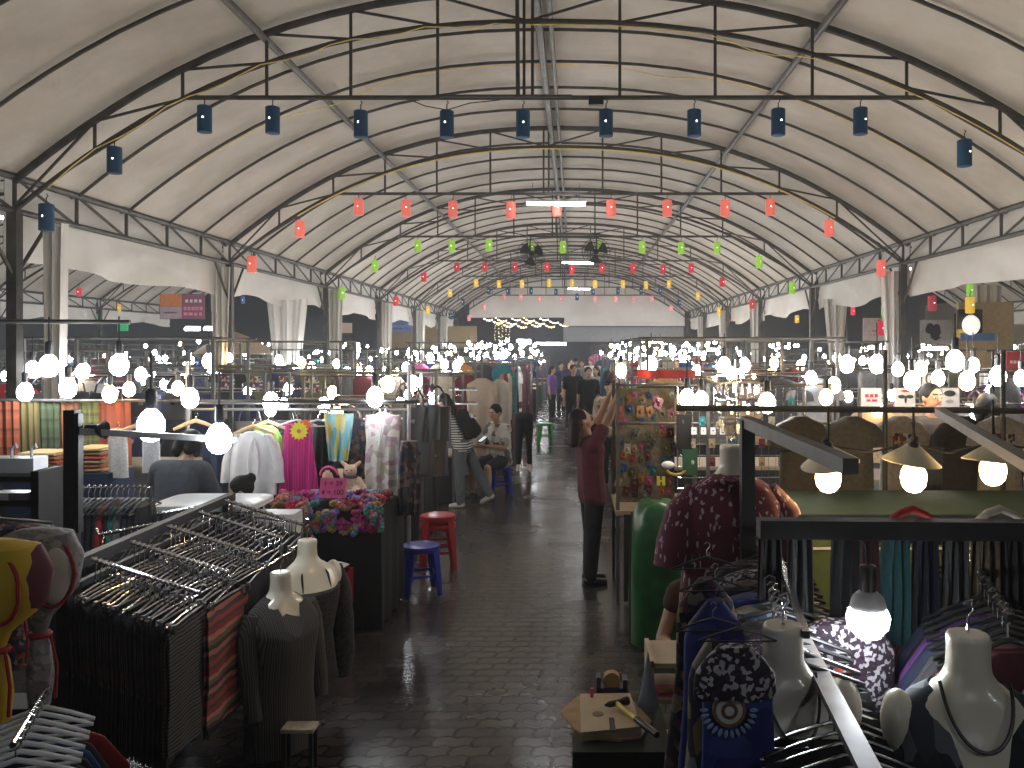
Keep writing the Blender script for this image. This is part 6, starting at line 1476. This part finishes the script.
# woman in stripes leaning over the bags
pw, Mw, Tw, hw = person('woman in black and white striped top and grey jeans leaning in to a stall', (at(463,0,11.8).x,11.8,0), -1.75, 1.60, (0,-.42,.9), (((.05,-.04,-1),(.0,.03,-1)),((-.05,.42,-.9),(0,.50,-.86))),
       (((.1,-.25,-1),(.0,-.1,-1)),((-.1,-.45,-.8),(.05,-.6,-.5))), (0,-.35,.93), (0,-.95,-.3), SKIN2, BWS, .9, DENIM, 1.0, WSH, 'long', vox=.010)
bk = thing('backpack', 'black backpack with a pale tag on the back of the striped-top woman', 'bag', Mw @ Tw(0,.6,-.14)); q = MB()
c = lambda x,qq,y: Mw @ Tw(x,qq,y)
q.cap(c(-.05,.22,-.115), c(-.05,.85,-.105), .085,.07); q.cap(c(.05,.22,-.115), c(.05,.85,-.105), .085,.07); q.cap(c(0,.25,-.16), c(0,.55,-.15), .085,.07)
remesh(q, .011, 4).build('sack', BLACKC, bk)
for s in (-1,1): MB().tube([c(s*.07,.9,-.07),c(s*.075,1.0,.0),c(s*.078,.85,.07),c(s*.085,.55,.06),c(s*.085,.35,-.04)], .016, 8).build('strap', BLACKC, bk)
MB().beam(c(-.03,.75,-.165), c(.05,.62,-.195), .035, .02).build('tag', WHITEP, bk, smooth=False)
# seated man with a phone
pm_, Mm, Tm, hm_ = person('seated man in black and white print shirt and shorts looking at a phone', (at(501,0,12.7).x,12.7,0), -.75, 1.70, (0,-.12,1), (((.16,-.95,-.20),(.02,.02,-1)),((-.25,-.93,-.22),(-.02,.06,-1))),
       (((.12,-.30,-.95),(-.35,-.85,.15)),((-.12,-.30,-.95),(.30,-.88,.10))), (0,-.22,.97), (.1,-.9,-.42), SKIN, CAMO, .40, BLKT, .42, BLACKP, 'short', vox=.010, seat=.45)
SB.place((at(501,0,12.7).x-.02,12.75,0), .3, 'dark blue stool under the seated man in the print shirt', scale=(1,1,1.02))
e = Mm @ V((0,-.36,.86)); ph = thing('phone', 'phone held by the seated man in the print shirt', 'phone', e); MB().box(e, (.075,.14,.012), Euler((.5,0,-.75)).to_matrix()).build('case', BLACKP, ph); MB().box(e+V((0,0,.008)), (.066,.125,.004), Euler((.5,0,-.75)).to_matrix()).build('screen', emat('phone_glow',(.6,.75,1),.8), ph)
# bent grey back behind the rack
person('person in grey sweatshirt with black hair bending over the white folding table, seen from behind', (at(172,0,6.35).x,6.35,0), PI-.1, 1.60, (0,-.28,1), arms=(((.30,-.2,-.95),(-.1,-.75,-.6)),((-.30,-.2,-.95),(.1,-.75,-.6))), head_up=(0,-.62,.72), face=(0,-.7,-.7), skin=SKIN2, shirt=GREYS, sleeve=.98, trouser=BLKT, hair='bob', vox=.010, legs=(((.0,-.1,-1),(0,.05,-1)),)*2)
# seated stallkeeper, only the hair shows
person('seated person in black with black bun, only the head above the black hangers', (at(257,0,6.45).x,6.45,0), -1.2, 1.52, (0,-.12,1), (((.1,-1,-.1),(0,0,-1)),((-.1,-1,-.1),(0,0,-1))), (((.1,-.2,-1),(-.2,-.9,-.1)),((-.1,-.2,-1),(.2,-.9,-.1))), (0,-.3,.95), (0,-.9,-.4), SKIN2, BLKT, .55, BLKT, 1, BLACKP, 'bun', vox=.011, seat=.42)
SR.place((at(257,0,6.45).x,6.45,0), .2, 'red stool under the seated person in black', scale=(1,1,.95))
# arm showing beside the burgundy tee
person('seated person in brown whose bare arm shows beside the burgundy tee', (.72,4.62,0), .15, 1.50, (0,0,1), (((.1,-1,-.05),(0,0,-1)),((-.1,-1,-.05),(0,0,-1))), (((.1,-.2,-1),(-.2,-.8,-.3)),((-.34,.02,-1),(.22,-.85,-.32))), (0,-.35,.9), (.2,-.9,-.4), SKIN2, mat('brown_vest_cloth',(.06,.03,.02),.9), .12, BLKT, 1, BLACKP, 'short', vox=.008, seat=.38)
SB.place((.72,4.64,0), .3, 'stool under the seated person behind the burgundy tee', scale=(1,1,.88))
# walkers down the aisle
wl = ((.02,-.34,-1),(.02,.10,-1)); wr_ = ((-.02,.26,-1),(0,.55,-1))
person('man in black tee shirt and black trousers striding down the aisle', (at(573,0,22.3).x,22.3,0), .15, 1.76, (0,-.04,1), (wl,wr_), skin=SKIN, shirt=BLKT, sleeve=.4, trouser=BLKT, vox=.014, face=(.3,-1,-.15))
person('second man in black just beside the striding one, half hidden by the reaching woman', (at(588,0,20.5).x,20.5,0), .1, 1.78, (0,-.03,1), (wr_,wl), skin=SKIN, shirt=BLKT, sleeve=.4, trouser=BLKT, vox=.014, face=(.1,-1,-.3))
person('pink faced man behind the striding man in black', (at(571,0,25.5).x,25.5,0), .1, 1.84, skin=SKIN2, shirt=mat('navy_shirt_cloth',(.03,.04,.08),.9), sleeve=.4, trouser=DENIM, vox=.016)
person('person in purple shirt far down the aisle at the stall fronts', (at(552,0,26).x,26,0), 1.2, 1.62, shirt=mat('purple_shirt_cloth',(.20,.10,.34),.9), sleeve=.4, trouser=BLKT, vox=.016, hair='long')
person('far shopper in pale blue shirt behind the two men in black', (at(596,0,23.5).x,23.5,0), -.5, 1.66, shirt=mat('pale_blue_cloth',(.26,.32,.40),.9), sleeve=.8, trouser=DENIM, vox=.016, hair='long')
for i, (px, D, c, rz, hr) in enumerate([(561,29,'navy',.4,'short'),(582,31,'grey',-.3,'short'),(569,34,'maroon',.2,'long'),(590,36,'white',.0,'short'),(576,38,'charcoal',2.8,'short')]):
    person(f'distant shopper in {c} shirt, {nth(i+1)} of those far along the aisle', (at(px,0,D).x,D,0), rz, R.uniform(1.6,1.76), shirt=mat(f'{c}_shopper_cloth',CLN[c],.9), sleeve=.4, trouser=[BLKT,DENIM][i%2], vox=.02, hair=hr)
# man with cap behind the raised hands
person('man in dark cap and tan print shirt facing out behind the raised hands', (at(610,0,13.5).x,13.5,0), -.1, 1.68, shirt=patches('tan_print_shirt',[(.36,.27,.14),(.5,.46,.38),(.16,.11,.06),(.42,.32,.18)],16,.85), sleeve=.45, trouser=BLKT, cap=BLACKC, hair='short', vox=.012, skin=SKIN2, face=(-.1,-1,-.1))
# sellers on the lampshade side
person('seller in dark shirt with black hair standing behind the cone lampshades', (at(931,0,7.9).x,7.9,0), .1, 1.84, shirt=mat('dark_brown_cloth',(.05,.04,.035),.9), sleeve=.5, trouser=BLKT, hair='short', vox=.011, skin=SKIN, face=(.1,-1,-.25))
person('dark haired woman with big loose hair standing beside the dark shirted seller', (at(987,0,7.7).x,7.7,0), 2.6, 1.76, shirt=mat('umber_cloth',(.07,.05,.04),.9), sleeve=.8, trouser=BLKT, hair='bob', vox=.012, skin=SKIN2)
# display stand: mannequin legs in black trousers on a yellow base
ml = thing('leg_mannequin', 'mannequin legs in black trousers with bare pale feet at the stall corner', 'mannequin', (at(524,0,15.2).x,15.2,0)); mx = at(524,0,15.2).x
q = MB(); w_ = MB()
for s in (-1,1):
    q.cap((mx+s*.08,15.2,.85),(mx+s*.09,15.2,.45),.085,.06); q.cap((mx+s*.09,15.2,.45),(mx+s*.10,15.2,.14),.06,.045)
q.cap((mx-.07,15.2,.95),(mx+.07,15.2,.95),.10,.10); remesh(q,.014,3).build('trousers', BLKT, ml)
for s in (-1,1):
    w_ = MB(); w_.cap((mx+s*.10,15.2,.14),(mx+s*.10,15.19,.06),.035,.035); w_.cap((mx+s*.10,15.22,.045),(mx+s*.11,15.05,.035),.035,.025); remesh(w_,.012,2).build('foot', CREAM, ml)
# extra big goods near the seated man
garm('beige_coat','coat','long beige coat hanging high behind the seated man', mat('beige_cloth',(.46,.36,.28),.85,0,.08), 482, 377, 13.6, .55, 1.25, 7, prof=COAT)
garm('cream_coat','coat','pale cream coat beside the beige one behind the seated man', mat('pale_cloth',(.56,.50,.44),.85,0,.08), 500, 378, 13.9, .38, 1.15, 6, prof=COAT)
for i,(px,py,c,D) in enumerate([(404,383,'charcoal',9.2),(414,386,'black',9.15),(426,384,'charcoal',9.2),(437,386,'black',9.25),(420,418,'charcoal',9.15),(434,420,'black',9.2)]):
    G_BAG.place(at(px,py,D), R.uniform(-.5,.5), f'{c} handbag, {nth(i+1)} of those crowding the corner stall by the striped-top woman', 'handbags at the corner stall', color=lighten(CLN[c],.7), scale=(.9,1,1.25))
for j in range(3):
    p = at(463,390+14*j,12.6); ss = thing('sunglasses_tray', f'white tray of sunglasses, {nth(j+1)} from the top beside the beige coat', 'tray', p); MB().box(p,(.42,.12,.015)).build('board', WHITEP, ss, smooth=False)
    for k in range(5):
        x = p.x-.16+.08*k; q = MB()
        for s in (-1,1): q.tube([V((x+s*.017+.014*math.cos(a),12.54,p.z+.03+.012*math.sin(a))) for a in [2*PI*i/10 for i in range(10)]], .004, 5, closed=True)
        q.tube([V((x-.003,12.54,p.z+.032)),V((x+.003,12.54,p.z+.032))],.003,4); q.build('sunglasses', BLACKP, None, label=f'black sunglasses, {nth(k+1)} along the {nth(j+1)} white tray', cat='sunglasses', group='sunglasses on the trays')
edge(-1, -1.30, [15.8,16.4,17.6,18.3,19.2,20.6,21.6,22.7,24,26,28], [('dress','maroon',1.75),('scarf','cream',1.7),('tee','teal',1.72),('dress','black',1.75),('tee','white',1.7),('scarf','red',1.72),('trou','navy',1.7),('dress','pink',1.74)])
edge(1, .72, [9.2,10.6,11.4,12.6,13.9,15.2,16.4,17.8,19,20.6,22,24,26,28], [('scarf','charcoal',1.7),('tee','black',1.72),('scarf','teal',1.7),('dress','navy',1.75),('tee','grey',1.72),('trou','black',1.7),('dress','maroon',1.74)])
